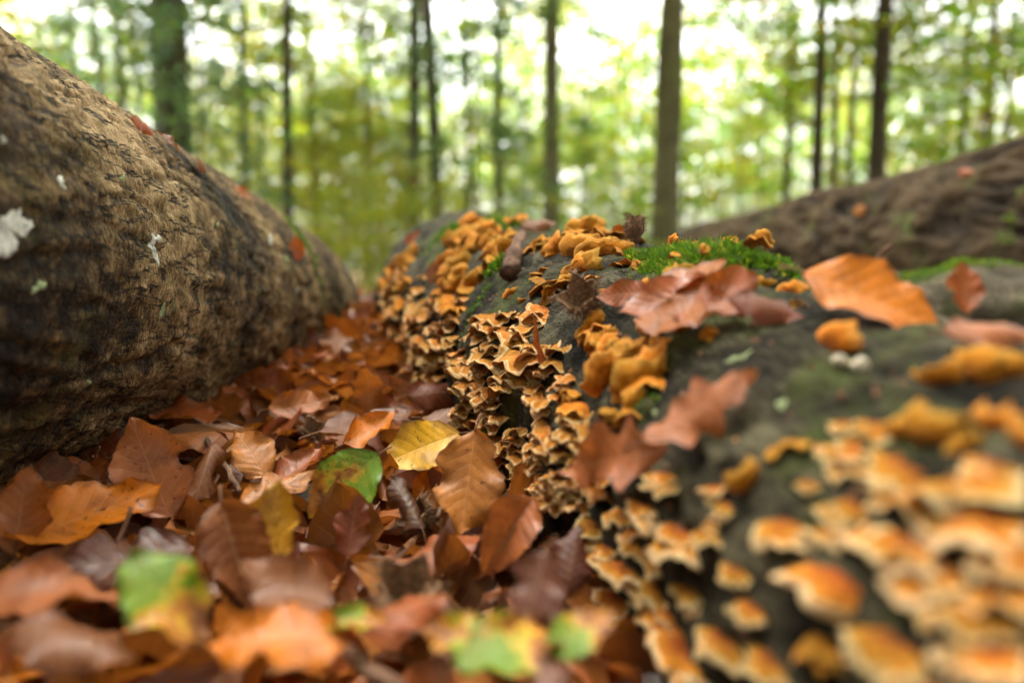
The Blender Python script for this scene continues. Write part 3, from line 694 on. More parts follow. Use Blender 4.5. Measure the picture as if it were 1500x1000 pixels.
add(G1, 'shelf', [(742, 462, 72, 2, 12), (797, 456, 60, 2, 9), (712, 488, 62, 3, 14), (768, 488, 76, 3, 14), (728, 517, 66, 3, 15), (782, 518, 88, 3, 15), (698, 556, 62, 4, 16), (748, 556, 70, 4, 15),
    (718, 578, 48, 3, 12), (640, 520, 48, 5, 18), (626, 542, 42, 4, 14), (656, 498, 42, 3, 14), (800, 545, 46, 3, 15), (832, 560, 46, 3, 14), (722, 606, 42, 2, 8), (800, 592, 52, 4, 18), (800, 636, 52, 4, 18),
    (824, 660, 42, 3, 14), (762, 672, 46, 3, 15), (772, 700, 52, 3, 15), (800, 722, 46, 3, 14), (845, 690, 42, 3, 15), (760, 640, 44, 3, 14), (680, 520, 44, 3, 14), (790, 575, 46, 3, 14), (815, 690, 46, 3, 14)])
add(G2, 'shelf', [(592, 520, 34, 6, 18), (602, 482, 36, 6, 22), (622, 456, 36, 5, 20), (640, 440, 36, 4, 16), (580, 452, 34, 7, 24), (577, 424, 30, 6, 18), (592, 402, 30, 5, 16), (572, 482, 32, 6, 18),
    (612, 430, 32, 5, 18), (652, 472, 44, 4, 15), (620, 500, 38, 5, 16), (596, 550, 30, 4, 12), (668, 470, 42, 3, 13), (585, 500, 32, 6, 18), (605, 525, 34, 5, 16)])
add(G3, 'hood', [(582, 396, 26, 6, 16), (568, 412, 26, 5, 14), (602, 374, 24, 4, 14), (656, 404, 34, 4, 15), (670, 380, 36, 4, 15), (682, 354, 36, 5, 16), (700, 342, 34, 4, 15), (716, 334, 28, 4, 13), (690, 420, 40, 2, 7),
    (702, 408, 44, 1, 0), (706, 394, 38, 1, 0), (664, 434, 42, 3, 12), (672, 454, 38, 3, 11), (736, 352, 36, 2, 9), (728, 368, 32, 2, 7), (744, 332, 28, 3, 12), (746, 432, 22, 1, 0), (590, 440, 28, 4, 14), (648, 425, 34, 3, 12), (688, 372, 34, 3, 12),
    (598, 388, 26, 4, 14), (570, 440, 26, 5, 14), (760, 325, 26, 3, 12)])
add(G4, 'hood', [(792, 362, 28, 2, 10), (806, 354, 32, 3, 12), (776, 366, 24, 1, 0), (836, 346, 46, 3, 14), (862, 342, 44, 3, 14), (866, 412, 26, 2, 7),
    (832, 413, 28, 1, 0), (950, 422, 44, 2, 10), (984, 412, 48, 2, 11), (1162, 428, 40, 2, 6), (1282, 408, 34, 2, 7), (1112, 420, 36, 1, 0), (890, 425, 30, 1, 0)])
add(G4, 'ear', [(790, 402, 30, 2, 7), (800, 414, 36, 3, 8), (816, 424, 42, 2, 8), (912, 372, 28, 1, 0), (922, 388, 30, 2, 7), (936, 392, 30, 2, 7), (962, 388, 24, 2, 7), (892, 350, 36, 4, 12), (912, 350, 40, 4, 12), (768, 440, 24, 2, 8)])
add(G8, 'hood', [(986, 334, 26, 3, 8), (1026, 358, 28, 3, 8), (1070, 355, 22, 2, 6), (1112, 388, 32, 2, 6), (1000, 402, 24, 1, 0), (1032, 400, 26, 1, 0)])
add(G5, 'hood', [(872, 482, 52, 2, 10), (892, 504, 54, 3, 12), (862, 494, 42, 2, 8), (935, 560, 76, 3, 16), (964, 520, 54, 2, 8), (1036, 496, 30, 2, 5), (898, 602, 44, 2, 8),
    (925, 606, 48, 2, 8), (850, 604, 76, 2, 10), (840, 575, 40, 2, 8), (1165, 445, 34, 2, 7)])
add(G4, 'fan', [(822, 368, 52, 3, 12), (846, 374, 58, 2, 10), (856, 396, 54, 3, 9), (880, 376, 56, 2, 10), (805, 372, 36, 2, 8)])
add(G5, 'fan', [(905, 548, 74, 4, 16), (966, 484, 52, 1, 0), (996, 484, 36, 1, 0), (1212, 506, 74, 1, 0), (900, 520, 50, 2, 9)])
G9 = ('rounded upright orange bracket fungus on the near crest of the grey log', 'rounded brackets on the near crest')
add(G9, 'fan', [(1375, 560, 60, 1, 0), (1425, 555, 92, 1, 0), (1484, 552, 84, 1, 0), (1362, 650, 104, 1, 0), (1325, 640, 60, 1, 0), (1456, 628, 74, 1, 0), (1420, 660, 52, 1, 0), (1496, 650, 64, 1, 0)])
add(G9, 'hood', [(1150, 652, 62, 1, 0), (1102, 706, 60, 1, 0), (1200, 950, 90, 2, 20)])
add(G6, 'tier', [(1186, 704, 46, 1, 0), (1216, 650, 52, 2, 8), (1236, 618, 46, 2, 8), (1282, 616, 74, 2, 12), (1262, 652, 94, 2, 14), (1240, 682, 62, 1, 0), (1332, 700, 150, 2, 22), (1422, 700, 150, 2, 24), (1432, 752, 140, 2, 24), (1342, 790, 120, 2, 22),
    (1250, 742, 120, 2, 20), (1292, 772, 66, 1, 0), (1152, 775, 120, 2, 16), (1442, 892, 120, 1, 0), (1484, 860, 130, 1, 0), (1392, 832, 110, 2, 20), (1332, 960, 160, 2, 24), (1432, 962, 130, 2, 24), (1480, 780, 120, 2, 24)])
add(G7, 'tier', [(910, 752, 56, 2, 10), (872, 768, 64, 3, 14), (952, 742, 74, 3, 14), (1002, 772, 90, 2, 12), (1040, 776, 66, 1, 0), (916, 826, 84, 1, 0), (905, 872, 84, 1, 0), (922, 912, 100, 2, 16), (952, 962, 120, 2, 18), (1004, 962, 130, 2, 18), (975, 705, 60, 2, 10), (870, 730, 50, 2, 10), (1080, 640, 20, 1, 0)])
CL.append((1258, 835, 250, 1, 'wide', 0, 'widest orange bracket fungus with rusty centre and wavy cream margin', 'large brackets on the dark side'))
add(G7, 'tier', [(890, 800, 60, 3, 14), (880, 850, 60, 2, 12), (930, 790, 56, 2, 12), (950, 860, 70, 3, 18), (980, 910, 80, 3, 20), (900, 940, 80, 2, 14), (960, 800, 56, 2, 14), (1060, 750, 50, 2, 12)])
add(G1, 'shelf', [(730, 620, 46, 4, 16), (745, 660, 48, 4, 16), (790, 665, 50, 4, 16), (830, 720, 50, 4, 16), (840, 630, 48, 4, 16), (860, 650, 46, 3, 14), (690, 590, 46, 3, 14)])
CL = [(x, y, w_, n + (n + 1) // 2 if s_ and g_ in (G1[1], G2[1], G3[1], G7[1], G5[1], G6[1]) else n, k, s_, l_, g_) for (x, y, w_, n, k, s_, l_, g_) in CL]
FL = [(562, 395), (700, 338), (790, 430), (850, 480), (905, 620), (865, 760), (770, 705), (650, 605), (585, 545)]
def inside(x, y):
    r = False
    for (x1, y1), (x2, y2) in zip(FL, FL[1:] + FL[:1]):
        if (y1 > y) != (y2 > y) and x < (x2 - x1) * (y - y1) / (y2 - y1) + x1: r = not r
    return r
k_ = 0
while k_ < 58:
    x, y = random.uniform(560, 905), random.uniform(335, 760)
    if not inside(x, y) or (690 < x < 790 and 385 < y < 440) or (x > 790 and y < 600): continue
    far = x < 670; CL.append((x, y, random.uniform(26, 38) if far else random.uniform(34, 50), random.choice((2, 3, 3, 4)), 'hood' if y < 420 else 'shelf', 13 if far else 15, *((G3 if y < 420 else G2) if far else G1))); k_ += 1
for (x, y, w_) in [(1080, 830, 60), (1105, 885, 70), (1060, 930, 80), (1130, 960, 80), (1010, 860, 60), (1040, 720, 44), (1380, 900, 90), (1180, 830, 60), (1200, 780, 60), (1470, 680, 90), (1390, 770, 90), (1300, 680, 70), (1270, 950, 90)]:
    CL.append((x, y, w_, 2, 'tier', 14, *G6))
def relabel(x, y, l_, g_):
    if g_ == G1[1]:
        if y < 535: return 'frilled tan bracket fungus with cream rims high on the log flank below the husk', 'frilled brackets high on the flank'
        if y < 640: return 'frilled tan bracket fungus with cream rims midway down the log flank', 'frilled brackets midway down the flank'
        return 'frilled tan bracket fungus low on the log flank just above fallen leaves', 'frilled brackets low on the flank'
    if g_ == G6[1] and 'widest' not in l_:
        if y < 720: return 'pale edged orange bracket fungus high on the dark log side under the rounded ones', 'large brackets high on the dark side'
        if y > 900: return 'orange bracket fungus low on the dark log side below the widest bracket', 'large brackets low on the dark side'
    return l_, g_
CL = [(*r_[:6], *relabel(r_[0], r_[1], r_[6], r_[7])) for r_ in CL]
for row in CL: cluster(*row)
# crumbs of bark and dirt on the grey log
Vs, Fs_ = [], []; cr = np.random.default_rng(5)
for i in range(700):
    yq = cr.uniform(.16, 1.0); ax_ = Vector(axis_pt(QM, yq)); th_ = cr.uniform(R(20), R(190)); dv = Vector((math.cos(th_), 0, math.sin(th_)))
    c, nn, _, _ = BV_M.ray_cast(ax_ + dv * .25, -dv, .3)
    if c is None: continue
    r_ = cr.uniform(.0006, .0022); o = len(Vs)
    for q in ((1, 0, 0), (-1, 0, 0), (0, 1, 0), (0, -1, 0), (0, 0, 1), (0, 0, -1)): Vs.append(c + Vector(q) * r_ * cr.uniform(.4, 1.2))
    Fs_ += [(o + a, o + b, o + e) for a in (0, 1) for b in (2, 3) for e in (4, 5)]
ob('bark_crumbs', mesh('bark_crumbs', Vs, Fs_, M['stalk'], smooth=False), label='tiny brown crumbs of bark and dirt strewn over the grey log', cat='debris', kind='stuff')
# young white buttons
for (x, y, wpx) in [(1001, 402, 14), (1012, 405, 10), (1030, 404, 12), (1042, 402, 12), (1232, 532, 20), (1262, 540, 26), (858, 648, 12)]:
    h = hit(BV_M, x, y)
    if not h: continue
    p, _, dep = h; n = smooth_n(p); r = wpx * dep / FPX / 2
    t = np.linspace(0, np.pi, 9)[:, None]; a = np.linspace(0, 2 * np.pi, 14, endpoint=False)[None, :]
    rr = r * (1 + .22 * np.sin(2 * a + x) * np.sin(t) + .15 * np.sin(3 * t + a))
    V = np.stack([rr * np.sin(t) * np.cos(a), rr * np.sin(t) * np.sin(a) * .8, rr * np.cos(t) * .9 + r * .5 + 0 * a], -1).reshape(-1, 3)
    Mx = Matrix.Translation(p) @ n.to_track_quat('Z', 'Y').to_matrix().to_4x4()
    ob('fungus_button', mesh('fungus_button', V, grid_faces(9, 14, True), M['button']), None, Mx, 'small white young fungus button on the bark of the grey log', 'fungus', 'young white buttons')

# ------------------------------------------------------------------ moss
def moss(name, bv, cx, cy, rx, ry, rotz, n, ln, label, zdrop=.6, seed=1, mound=0.):
    rng = np.random.default_rng(seed); Vs, sh = [], []; k = 0
    ca, sa = math.cos(rotz), math.sin(rotz)
    while k < n:
        a, r = rng.random() * 6.28, math.sqrt(rng.random()) * (1 if rng.random() < .85 else rng.uniform(1, 1.45))
        r2 = r * (1 + .25 * math.sin(3 * a + seed) + .15 * math.sin(7 * a))
        u, v = rx * r2 * math.cos(a), ry * r2 * math.sin(a); x, y = cx + u * ca - v * sa, cy + u * sa + v * ca; k += 1
        c, nn, _, _ = bv.ray_cast(Vector((x, y, zdrop)), Vector((0, 0, -1)), 2)
        if c is None: continue
        if nn.z < 0: nn = -nn
        L = ln * max(.3, 1.15 - .7 * r) * rng.uniform(.6, 1.25)
        d = (nn + Vector(rng.normal(0, .55, 3))).normalized(); sd = d.cross(Vector(rng.normal(0, 1, 3))).normalized() * ln * .10
        mh = mound * max(0., 1 - r * r); c = c + nn * mh * rng.random() ** .35
        b = c - nn * .001; bend = Vector(rng.normal(0, .35, 3)) * L * .5
        p1 = b + d * L * .55; p2 = b + d * L + bend
        Vs += [b - sd * .6, b + sd * .6, p1 + sd, p1 - sd, p2]; sh += [rng.random()] * 5
    m = len(Vs) // 5; Fc = []
    for i in range(m): o = i * 5; Fc += [(o, o + 1, o + 2, o + 3), (o + 3, o + 2, o + 4)]
    ob(name, mesh(name, Vs, Fc, M['moss'], attrs={'shade': sh}), label=label, cat='moss', kind='stuff')
mh_ = hit(BV_M, 1030, 396)[0]
moss('moss', BV_M, mh_.x + .002, mh_.y + .030, .060, .018, math.atan2(CAX.y, CAX.x), 13000, .0070, 'bright green moss cushion on the crest of the grey log', seed=2, mound=.006)
def moss_px(bv, x, y, r, n, ln, label, seed):
    h = hit(bv, x, y) or hit(bv, x, y + 12)
    if h: moss('moss', bv, h[0].x, h[0].y, r, r * .8, 0, n, ln, label, seed=seed)
moss_px(BV_M, 737, 388, .010, 500, .009, 'small moss tuft beside the bark stick', 3)
moss_px(BV_M, 730, 330, .035, 900, .012, 'dark moss tuft on the far crest of the grey log', 4)
moss_px(BV_M, 655, 345, .02, 400, .010, 'moss tuft on the far shoulder of the grey log', 5)
moss_px(BV_M, 700, 445, .012, 160, .005, 'thin moss flecks above the frilled brackets', 6)
moss_px(BV_M, 938, 600, .008, 120, .004, 'thin moss flecks behind the lobed leaf', 7)
moss_px(BV_L, 440, 350, .03, 500, .008, 'thin moss on the far crest of the bare log', 8)
moss('moss', BV_W, .52, .90, .08, .022, 0, 1600, .008, 'pale green moss streak on the low pale log', seed=9)
moss('moss', BV_W, .80, .855, .07, .02, 0, 1200, .008, 'moss patch on the low pale log beneath the dark log', seed=10)
moss_px(BV_B, 1465, 385, .035, 500, .008, 'dark green moss on the flank of the big dark log', 11)

# ------------------------------------------------------------------ husks, stick, twigs
def make_husk(name, Mx, label, seed, open_=.75):
    rng = np.random.default_rng(seed)
    root = bpy.data.objects.new(name, None); COL.objects.link(root); root.matrix_world = Mx; root['label'] = label; root['category'] = 'husk'
    for q in range(4):
        Vs, Fs_ = [], []; nu, nv = 9, 7
        for lay in (0, 1):
            for i in range(nu):
                t = i / (nu - 1)
                for j in range(nv):
                    s = (j / (nv - 1) - .5) * 2; wd = .42 * math.sin(math.pi * min(1, .12 + .80 * t)) * (1 - .55 * t ** 3); r = .10 + .62 * t * open_ * (1 - .12 * t) - .16 * s * s * math.sin(math.pi * t)
                    if lay: r -= .06 * (1 - t * .6)
                    Vs.append((r, s * wd, .02 + t * (1.02 - .35 * open_) + .04 * rng.random()))
        F1 = grid_faces(nu, nv); m = nu * nv
        Fs_ = [tuple(f) for f in F1] + [tuple(f[::-1] + m) for f in F1]
        for c in ([i * nv for i in range(nu)], [i * nv + nv - 1 for i in range(nu)], list(range(nv)), list(range(m - nv, m))):
            Fs_ += [(c[k], c[k + 1], c[k + 1] + m, c[k] + m) for k in range(len(c) - 1)]
        for k in range(90):                                          # prickles
            i, j = rng.integers(0, nu), rng.integers(0, nv); b = np.array(Vs[i * nv + j]); d = np.array([.9, (j / (nv - 1) - .5) * .9, -.15]) + rng.normal(0, .35, 3); d = d / np.linalg.norm(d)
            e = np.cross(d, [.3, .2, .9]); e = e / np.linalg.norm(e) * .014; f = np.cross(d, e); o = len(Vs); L = rng.uniform(.14, .34)
            Vs += [tuple(b + e - d * .02), tuple(b - e * .5 + f - d * .02), tuple(b - e * .5 - f - d * .02), tuple(b + d * L + np.array([0, 0, -.05]))]
            Fs_ += [(o, o + 1, o + 3), (o + 1, o + 2, o + 3), (o + 2, o, o + 3)]
        Rz = Matrix.Rotation(q * math.pi / 2 + rng.normal(0, .12), 4, 'Z')
        ob('valve', mesh('valve', Vs, Fs_, M['husk'], smooth=False), root).matrix_local = Rz
    t = np.linspace(0, 1, 6)[:, None]; P = np.array([0, 0, .08]) + t * np.array([.1, .05, -.55]) + t ** 2 * np.array([.15, 0, .05])
    v, f = tube(P, np.linspace(.06, .04, 6)); ob('stalk', mesh('stalk', v, f, M['husk']), root)
    v, f = tube(np.array([[0, 0, .0], [0, 0, .06], [0, 0, .14], [0, 0, .2]]), [.06, .16, .17, .08], 10); ob('base', mesh('base', v, f, M['husk_in']), root)
def orient(p, n, s, spin): return Matrix.Translation(p) @ n.normalized().to_track_quat('Z', 'Y').to_matrix().to_4x4() @ Matrix.Rotation(spin, 4, 'Z') @ Matrix.Scale(s, 4)
h = hit(BV_M, 862, 462); make_husk('beechnut_husk', orient(h[0] + Vector((0, 0, .003)), Vector((-.5, -.75, .6)), .019, .4), 'open brown beechnut husk on the grey log beside reddish leaves', 1)
h = hit(BV_M, 925, 345) or hit(BV_M, 925, 360); make_husk('beechnut_husk', orient(h[0] + Vector((0, 0, .004)), Vector((.2, -.2, 1)), .016, .1), 'dark prickly husk on the far crest behind the moss', 2, .45)
h = hit_lit(585, 890, .02); make_husk('beechnut_husk', orient(h[0], Vector((.3, -.5, .85)), .021, .8), 'dark prickly beechnut husk lying in the wet leaf litter', 3)
h = hit_lit(460, 640, .015); make_husk('beechnut_husk', orient(h[0], Vector((.1, -.6, .7)), .015, .2), 'bristly husk under the cupped copper leaf', 4, .6)
h = hit_lit(630, 770, .012); make_husk('beechnut_husk', orient(h[0], Vector((-.5, -.6, .6)), .019, 1.2), 'split brown husk behind the pointed tan leaf', 5, .6)
def stick(name, pts, rad, label, cat='twig', mat='stick', ns=9, rough=.12, seed=0):
    P = np.array(pts, float); k = 26; t = np.linspace(0, len(P) - 1, k); Q = np.stack([np.interp(t, range(len(P)), P[:, i]) for i in range(3)], -1)
    Q = Q + fbm(Q * 90, 2, seed)[:, None] * rad * .35
    rd = rad * (1 + rough * fbm(np.stack([t * 2.1, t * 0, t * 0], -1), 3, seed)) * np.linspace(1, .8, k)
    V, Fc = tube(Q, rd, ns); c = V.mean(0)
    V = V + (fbm(V * 420, 2, seed + 3) * rad * .2)[:, None] * (V - np.repeat(Q, ns, 0)) / rad
    ob(name, mesh(name, V - c, Fc, M[mat], attrs={'relief': V[:, 0] * 0}), None, Matrix.Translation(Vector(c)), label, cat)
a, b = hit(BV_M, 751, 406), hit(BV_M, 764, 352)
up_ = Vector((0, 0, .004)); fwd = Vector((-.2, -.5, .35)) * .01
stick('bark_stick', [a[0] + fwd, (a[0] + b[0]) / 2 + fwd * .9 + up_ * .6, b[0] + up_], .0058, 'short brown bark stick lying on the grey log among orange brackets', 'stick', seed=3)
g = lambda x, y, dz: hit_lit(x, y, dz)[0]
stick('twig', [g(428, 880, .03), g(480, 930, .033), g(530, 968, .036), g(590, 1015, .038)], .0019, 'thin bare brown twig lying over the orange leaf litter', seed=5)
stick('twig', [g(668, 690, .016), g(655, 720, .02), g(640, 760, .022)], .0014, 'short dark twig poking from under the yellow leaf', seed=6)
h1 = hit(BV_M, 1272, 420) or hit(BV_M, 1272, 450)
stick('twig', [h1[0], h1[0] + Vector((.001, 0, .012)), h1[0] + Vector((.004, .001, .018)), h1[0] + Vector((.008, .001, .021))], .0012, 'tiny curved stem standing behind the big orange leaf', seed=7)
stick('twig', [g(300, 640, .02), g(335, 690, .03), g(350, 720, .03)], .0015, 'straight dark twig between the upright pinkish and tan leaves', seed=8)

# ------------------------------------------------------------------ trees and woodland
def foliage_geo(seed, n_spray, per, rx, ry, rz, z0, leaf, shell=.45, srad=.55):
    rng = np.random.default_rng(seed)
    d = rng.normal(size=(n_spray, 3)); d /= np.linalg.norm(d, axis=1)[:, None]; r = shell + (1 - shell) * rng.random(n_spray) ** .6
    r = r * (1 + .25 * vnoise(d * 2.2 + seed, seed))
    C = d * r[:, None] * np.array([rx, ry, rz]) + np.array([0, 0, z0 + rz])
    a = rng.random((n_spray, per)) * 6.283; q = np.sqrt(rng.random((n_spray, per))) * srad * rng.uniform(.6, 1.4, (n_spray, 1))
    tilt = rng.normal(0, .25, (n_spray, 2))
    ox, oy = q * np.cos(a), q * np.sin(a); oz = ox * tilt[:, :1] + oy * tilt[:, 1:] - .12 * q ** 2 + rng.normal(0, .05, q.shape)
    P = (C[:, None, :] + np.stack([ox, oy, oz], -1)).reshape(-1, 3); N = len(P)
    nrm = rng.normal(0, .55, (N, 3)); nrm[:, 2] += 1; nrm /= np.linalg.norm(nrm, axis=1)[:, None]
    t = rng.normal(size=(N, 3)); t -= nrm * (t * nrm).sum(1)[:, None]; t /= np.linalg.norm(t, axis=1)[:, None]; s = np.cross(nrm, t)
    L = (leaf * rng.uniform(.7, 1.3, N))[:, None]
    V = np.stack([P - t * L * .5, P + s * L * .32 + nrm * L * .06, P + t * L * .5, P - s * L * .32 + nrm * L * .06], 1).reshape(-1, 3)
    return V, np.arange(N * 4).reshape(-1, 4), np.repeat(rng.random(N), 4)
def trunk_geo(seed, h, r, lean=0., limbs=5, lo=.45):
    rng = np.random.default_rng(seed); t = np.linspace(0, 1, 22)
    P = np.stack([lean * t * h + .012 * h * np.sin(t * 5 + seed) * t, .010 * h * np.sin(t * 4 + seed * 2) * t, t * h], -1)
    rd = r * (1 - .72 * t) * (1 + .35 * np.exp(-t * h / .35)) * (1 + .05 * np.sin(t * 40 + seed))
    V, Fc = tube(P, rd, 12); V = V + (fbm(V * 3, 3, seed) * r * .10)[:, None] * np.array([1, 1, 0]); Vs, Fs_ = [V], list(Fc); o = len(V)
    for k in range(limbs):
        tt = lo + (.95 - lo) * (k + rng.random()) / limbs; b = np.array([np.interp(tt, t, P[:, i]) for i in range(3)]); a = rng.random() * 6.28; L = h * .2 * (1.1 - tt * .6)
        s = np.linspace(0, 1, 7)[:, None]; Q = b + s * np.array([math.cos(a), math.sin(a), .55]) * L + s ** 2 * np.array([0, 0, .12 * L])
        v, f = tube(Q, np.linspace(r * .28 * (1.1 - tt * .5), r * .05, 7), 6); Vs.append(v); Fs_ += [tuple(i + o for i in q) for q in f]; o += len(v)
    return np.concatenate(Vs), Fs_
FOL = []
for i in range(5):
    V, Fc, sh = foliage_geo(50 + i, 150, 60, 2.6, 2.6, 4.6, 0, .105, .45, .42)
    FOL.append([mesh('crown', V, Fc, M[m], attrs={'shade': sh}, smooth=False) for m in ('fol_a', 'fol_b', 'fol_c')])
SAP = []
for i in range(4):
    V, Fc, sh = foliage_geo(80 + i, 70, 46, 1.3, 1.3, 1.9, 0, .075, .2, .27)
    SAP.append([mesh('crown', V, Fc, M[m], attrs={'shade': sh}, smooth=False) for m in ('fol_a', 'fol_b', 'fol_c')])
def gz(x, y): return float(lit(x, y)) - .03
def tree(x, y, h, r, lean, mat, seed, crown_z, cs, ci, fm, label, group, name='beech_tree'):
    root = bpy.data.objects.new(name, None); COL.objects.link(root); root.location = (x, y, gz(x, y) - .08); root['label'] = label; root['category'] = 'tree'
    if group: root['group'] = group
    V, Fc = trunk_geo(seed, h, r, lean); ob('trunk', mesh('trunk', V, Fc, M[mat], attrs={'relief': V[:, 0] * 0}), root)
    c = ob('crown', FOL[ci % 5][fm], root); c.location = (lean * (crown_z + 3) , 0, crown_z); c.rotation_euler = (0, 0, seed * 1.7); c.scale = cs
TR = [ # px x, px width, trunk radius, lean, material, label
 (4, 22, .12, 0, 'trunk', 'grey green beech trunk beside the crest of the bare log', 0), (131, 11, .09, -.02, 'trunk', 'slim beech trunk leftmost of three slim trunks above the bare log', 0), (165, 12, .10, .0, 'trunk', 'slim beech trunk middle one of three slim trunks above the bare log', 0),
 (203, 13, .10, -.03, 'trunk', 'slim leaning beech trunk beside the thick dark tree', 0), (266, 58, .26, .0, 'trunk_dark', 'thick dark mossy tree trunk behind the bare log', 0), (366, 12, .10, 0, 'trunk', 'slender green trunk in the yellow green understorey', 0),
 (424, 16, .08, .01, 'trunk_dark', 'dark slender trunk rising behind the end of the bare log', 0), (606, 18, .085, .004, 'trunk_dark', 'straight dark trunk of a pair, the more upright one', 0), (646, 19, .085, -.04, 'trunk_dark', 'dark leaning trunk of a pair behind the fungus covered log', 0),
 (688, 11, .10, 0, 'trunk', 'thin trunk beside the dark leaning trunk', 0), (733, 14, .12, .0, 'trunk', 'thin grey trunk behind the far crest of the fungus covered log', 0), (808, 25, .13, .0, 'trunk', 'medium mossy green trunk behind the fungus covered log', 0),
 (972, 43, .22, .004, 'trunk', 'stout pale green beech trunk behind the moss cushion', 0), (1145, 11, .10, 0, 'trunk', 'thin trunk beyond the big dark log', 0), (1187, 19, .13, .0, 'trunk_dark', 'dark trunk beside a thin pale trunk', 0), (1213, 12, .10, 0, 'trunk', 'thin pale trunk between two dark trunks', 0),
 (1240, 10, .09, 0, 'trunk', 'thin green trunk left of the darkest straight trunk', 0), (1277, 29, .17, .002, 'trunk_dark', 'darkest straight trunk standing behind the big dark log', 0), (1394, 11, .10, 0, 'trunk', 'slim trunk behind the rise of the big dark log', 0), (1432, 14, .12, 0, 'trunk', 'slim mossy trunk farthest along the big dark log', 0),
 (540, 9, .09, 0, 'trunk', 'very thin far trunk in the bright understorey', 0), (465, 9, .09, 0, 'trunk', 'very thin far trunk behind yellow green leaves', 0)]
for i, (px, wd, r, lean, mat, lab, fm) in enumerate(TR):
    Y = 2 * r * FPX / wd; X = (px - 750) / FPX * Y * 1.0
    tree(X, Y, random.uniform(15, 19), r, lean, mat, i, random.uniform(3.2, 5.2) * (1 if Y > 12 else 1.5), (1.6, 1.6, 1.15), i, i % 2, lab, 'forest trees')
TRN = ['trunk beside the bare log crest', 'leftmost of three slim trunks', 'middle one of three slim trunks', 'slim leaning trunk', 'thick dark trunk', 'slender green trunk', 'dark slender trunk', 'straight dark trunk of a pair', 'dark leaning trunk', 'thin trunk beside the leaning one', 'thin grey trunk', 'medium mossy trunk', 'stout pale green trunk', 'thin trunk beyond the dark log', 'dark trunk beside a pale one', 'thin pale trunk', 'thin green trunk', 'darkest straight trunk', 'slim trunk behind the dark log', 'slim mossy trunk', 'very thin far trunk', 'very thin trunk behind yellow leaves']
def sapling(X, Y, s, ci, fm, seed, z=.35):
    root = bpy.data.objects.new('young_beech_tree', None); COL.objects.link(root); root.location = (X, Y, gz(X, Y) - .05); nb = min(range(len(TR)), key=lambda t_: abs(TR[t_][0] - 750 - X / Y * FPX)); root['label'] = '%s %s near the %s' % ('tiny' if s < .5 else 'small' if s < 1.25 else 'young' if s < 2.1 else 'tall young', ['green leaved beech', 'yellow green beech', 'bluish green shade beech'][fm], TRN[nb]); root['category'] = 'tree'; root['group'] = 'young understorey trees'
    V, Fc = trunk_geo(200 + seed, 3.6 * s, .028 * s, 0., 6, .15); ob('trunk', mesh('trunk', V, Fc, M['trunk'], attrs={'relief': V[:, 0] * 0}), root)
    c = ob('crown', SAP[ci % 4][fm], root); c.location = (0, 0, z); c.rotation_euler = (0, 0, seed * 2.1); c.scale = (s, s, s)
SP = [(300, 6.5, .85, 2), (215, 9, 1.1, 2), (390, 10, 1.2, 1), (700, 8.5, 1.0, 2), (520, 12, 1.2, 1), (560, 16, 1.5, 1), (640, 20, 1.7, 1), (460, 18, 1.6, 0), (330, 16, 1.6, 1), (110, 11, 1.4, 0), (40, 15, 1.8, 1), (250, 22, 2.0, 1),
      (760, 15, 1.4, 0), (850, 13, 1.2, 0), (900, 19, 1.6, 0), (1050, 15, 1.5, 0), (1110, 20, 1.7, 1), (1000, 24, 2, 0), (1180, 17, 1.5, 1), (1310, 14, 1.5, 0), (1370, 11, 1.3, 0), (1460, 9, 1.2, 0), (1500, 14, 1.8, 1), (1240, 22, 2, 0), (1420, 19, 2., 1),
      (590, 26, 2.2, 1), (500, 30, 2.4, 0), (690, 26, 2.1, 0), (820, 28, 2.2, 1), (420, 28, 2.4, 1), (1330, 26, 2.2, 1), (170, 28, 2.6, 0), (350, 13, 1.1, 1), (430, 15, 1.2, 1), (490, 14, 1.0, 1), (545, 20, 1.4, 1), (600, 24, 1.6, 1), (310, 20, 1.6, 1), (470, 23, 1.7, 1), (640, 30, 2.0, 1), (530, 27, 1.8, 1), (1080, 27, 2.0, 0), (930, 30, 2.2, 1), (1150, 30, 2.3, 0), (1270, 32, 2.4, 1), (780, 33, 2.2, 0), (870, 36, 2.4, 0), (860, 24, 2.6, 1), (940, 28, 3.1, 0), (1020, 33, 3.4, 1), (770, 30, 3.0, 1), (700, 36, 3.4, 0), (560, 34, 3.4, 0), (80, 25, 2.8, 1), (420, 38, 3.6, 1), (1110, 36, 3.5, 0), (1220, 38, 3.5, 1)] + [(p_, y_, .32, 1) for p_, y_ in ((505, 5.2), (545, 6.0), (575, 7.0), (600, 5.6), (640, 7.5), (480, 7.2), (530, 8.5), (850, 6.5), (920, 7.5), (1060, 7.0))]
for i, (px, Y, s, fm) in enumerate(SP):
    if 9 < Y < 19 and fm != 2: s *= .8 * (Y + 11) / Y; Y += 11
    sapling((px - 750) / FPX * Y, Y, s, i, fm, i, .35 if s > .4 else -.02)
for i in range(9):  # unseen beeches behind the camera, added to cut fill light from there
    a = R(100 + 160 * i / 8); d = 5.5 + 3.5 * ((i * 37) % 10) / 10
    tree(math.sin(a) * d, math.cos(a) * d, 17, .2, 0, 'trunk', 60 + i, 4.2, (1.3, 1.3, 1.1), i, i % 2, 'unseen beech added behind the camera to cut fill light', 'unseen beeches added behind the camera')
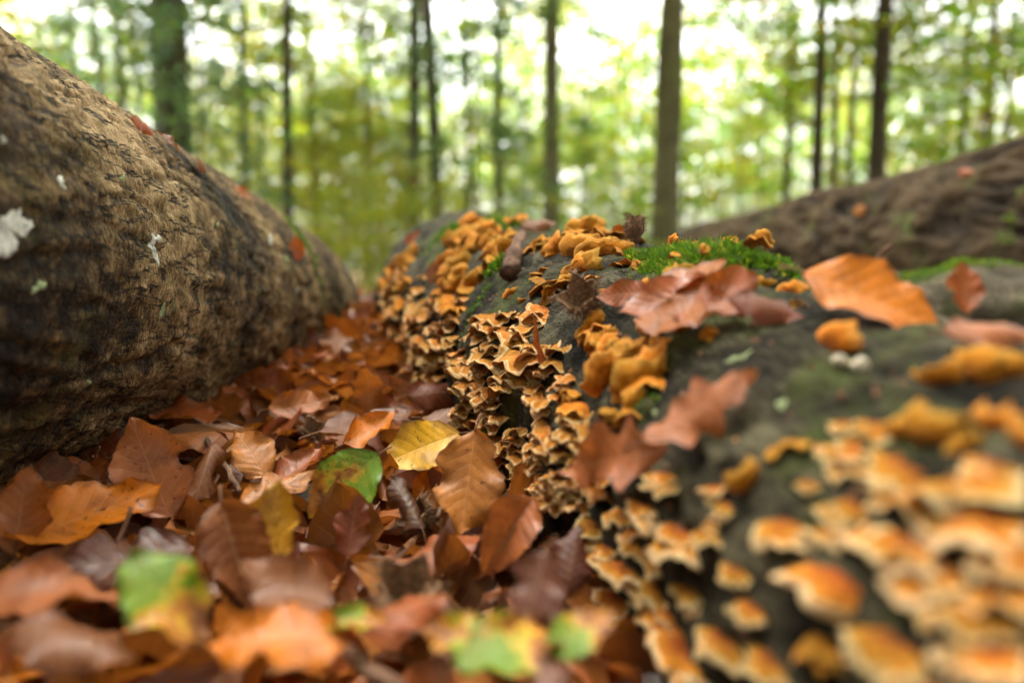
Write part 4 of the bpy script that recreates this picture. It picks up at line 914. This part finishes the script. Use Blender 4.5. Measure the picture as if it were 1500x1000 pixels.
for i, (x, y) in enumerate([(-3.2, .6), (2.9, -.4), (-1.6, -3.0), (3.6, 2.4), (1.2, -3.6), (-4.2, 3.4)]):  # out-of-frame beeches, added so their crowns dim the light on the logs
    tree(x, y, 18, .19, 0, 'trunk', 80 + i, 5.4, (1.45, 1.45, 1.0), i + 1, i % 2, 'unseen beech added out of frame so its high crown shades the logs', 'unseen beeches added to shade the logs')
for i in range(16):  # unseen young beeches, added to block low light from behind and beside
    a = R(75 + 210 * i / 15); d = 2.6 + 2.2 * ((i * 7) % 10) / 10; X, Y = math.sin(a) * d, math.cos(a) * d
    root = bpy.data.objects.new('young_beech_tree', None); COL.objects.link(root); root.location = (X, Y, gz(X, Y) - .05); root['label'] = 'unseen young beech added to block low light'; root['category'] = 'tree'; root['group'] = 'unseen young beeches added against low light'
    V, Fc = trunk_geo(300 + i, 4, .03, 0., 6, .15); ob('trunk', mesh('trunk', V, Fc, M['trunk'], attrs={'relief': V[:, 0] * 0}), root)
    c = ob('crown', SAP[i % 4][2], root); c.location = (0, 0, .1); c.rotation_euler = (0, 0, i); c.scale = (1, 1, 1)
# the wood beyond: one mass all round
rng = np.random.default_rng(77); n = 330
Vs, Fs_, Sh = [], [], []; o = 0
base = [foliage_geo(900 + k, 46, 44, 3.4, 3.4, 5.5, 0, .24, .25, .75) for k in range(4)]
for k in range(n):
    a = 2 * math.pi * k / n + rng.normal(0, .02); d = rng.uniform(38, 75)
    V, Fc, sh = base[k % 4]; m = rng.random(len(Fc)) < .24; V = V.reshape(-1, 4, 3)[m].reshape(-1, 3); c_, s_ = math.cos(a * 3), math.sin(a * 3)
    V = V @ np.array([[c_, s_, 0], [-s_, c_, 0], [0, 0, 1]]) * rng.uniform(.8, 1.5) + np.array([math.sin(a) * d, math.cos(a) * d, -.6 + rng.uniform(0, 4)])
    Vs.append(V); Fs_.append(np.arange(len(V)).reshape(-1, 4) + o); o += len(V); Sh.append(sh.reshape(-1, 4)[m].reshape(-1))
ob('distant_wood', mesh('distant_wood', np.concatenate(Vs), np.concatenate(Fs_), M['fol_b'], attrs={'shade': np.concatenate(Sh)}, smooth=False), label='hazy mass of yellow green woodland far behind the trunks', cat='woodland', kind='stuff')
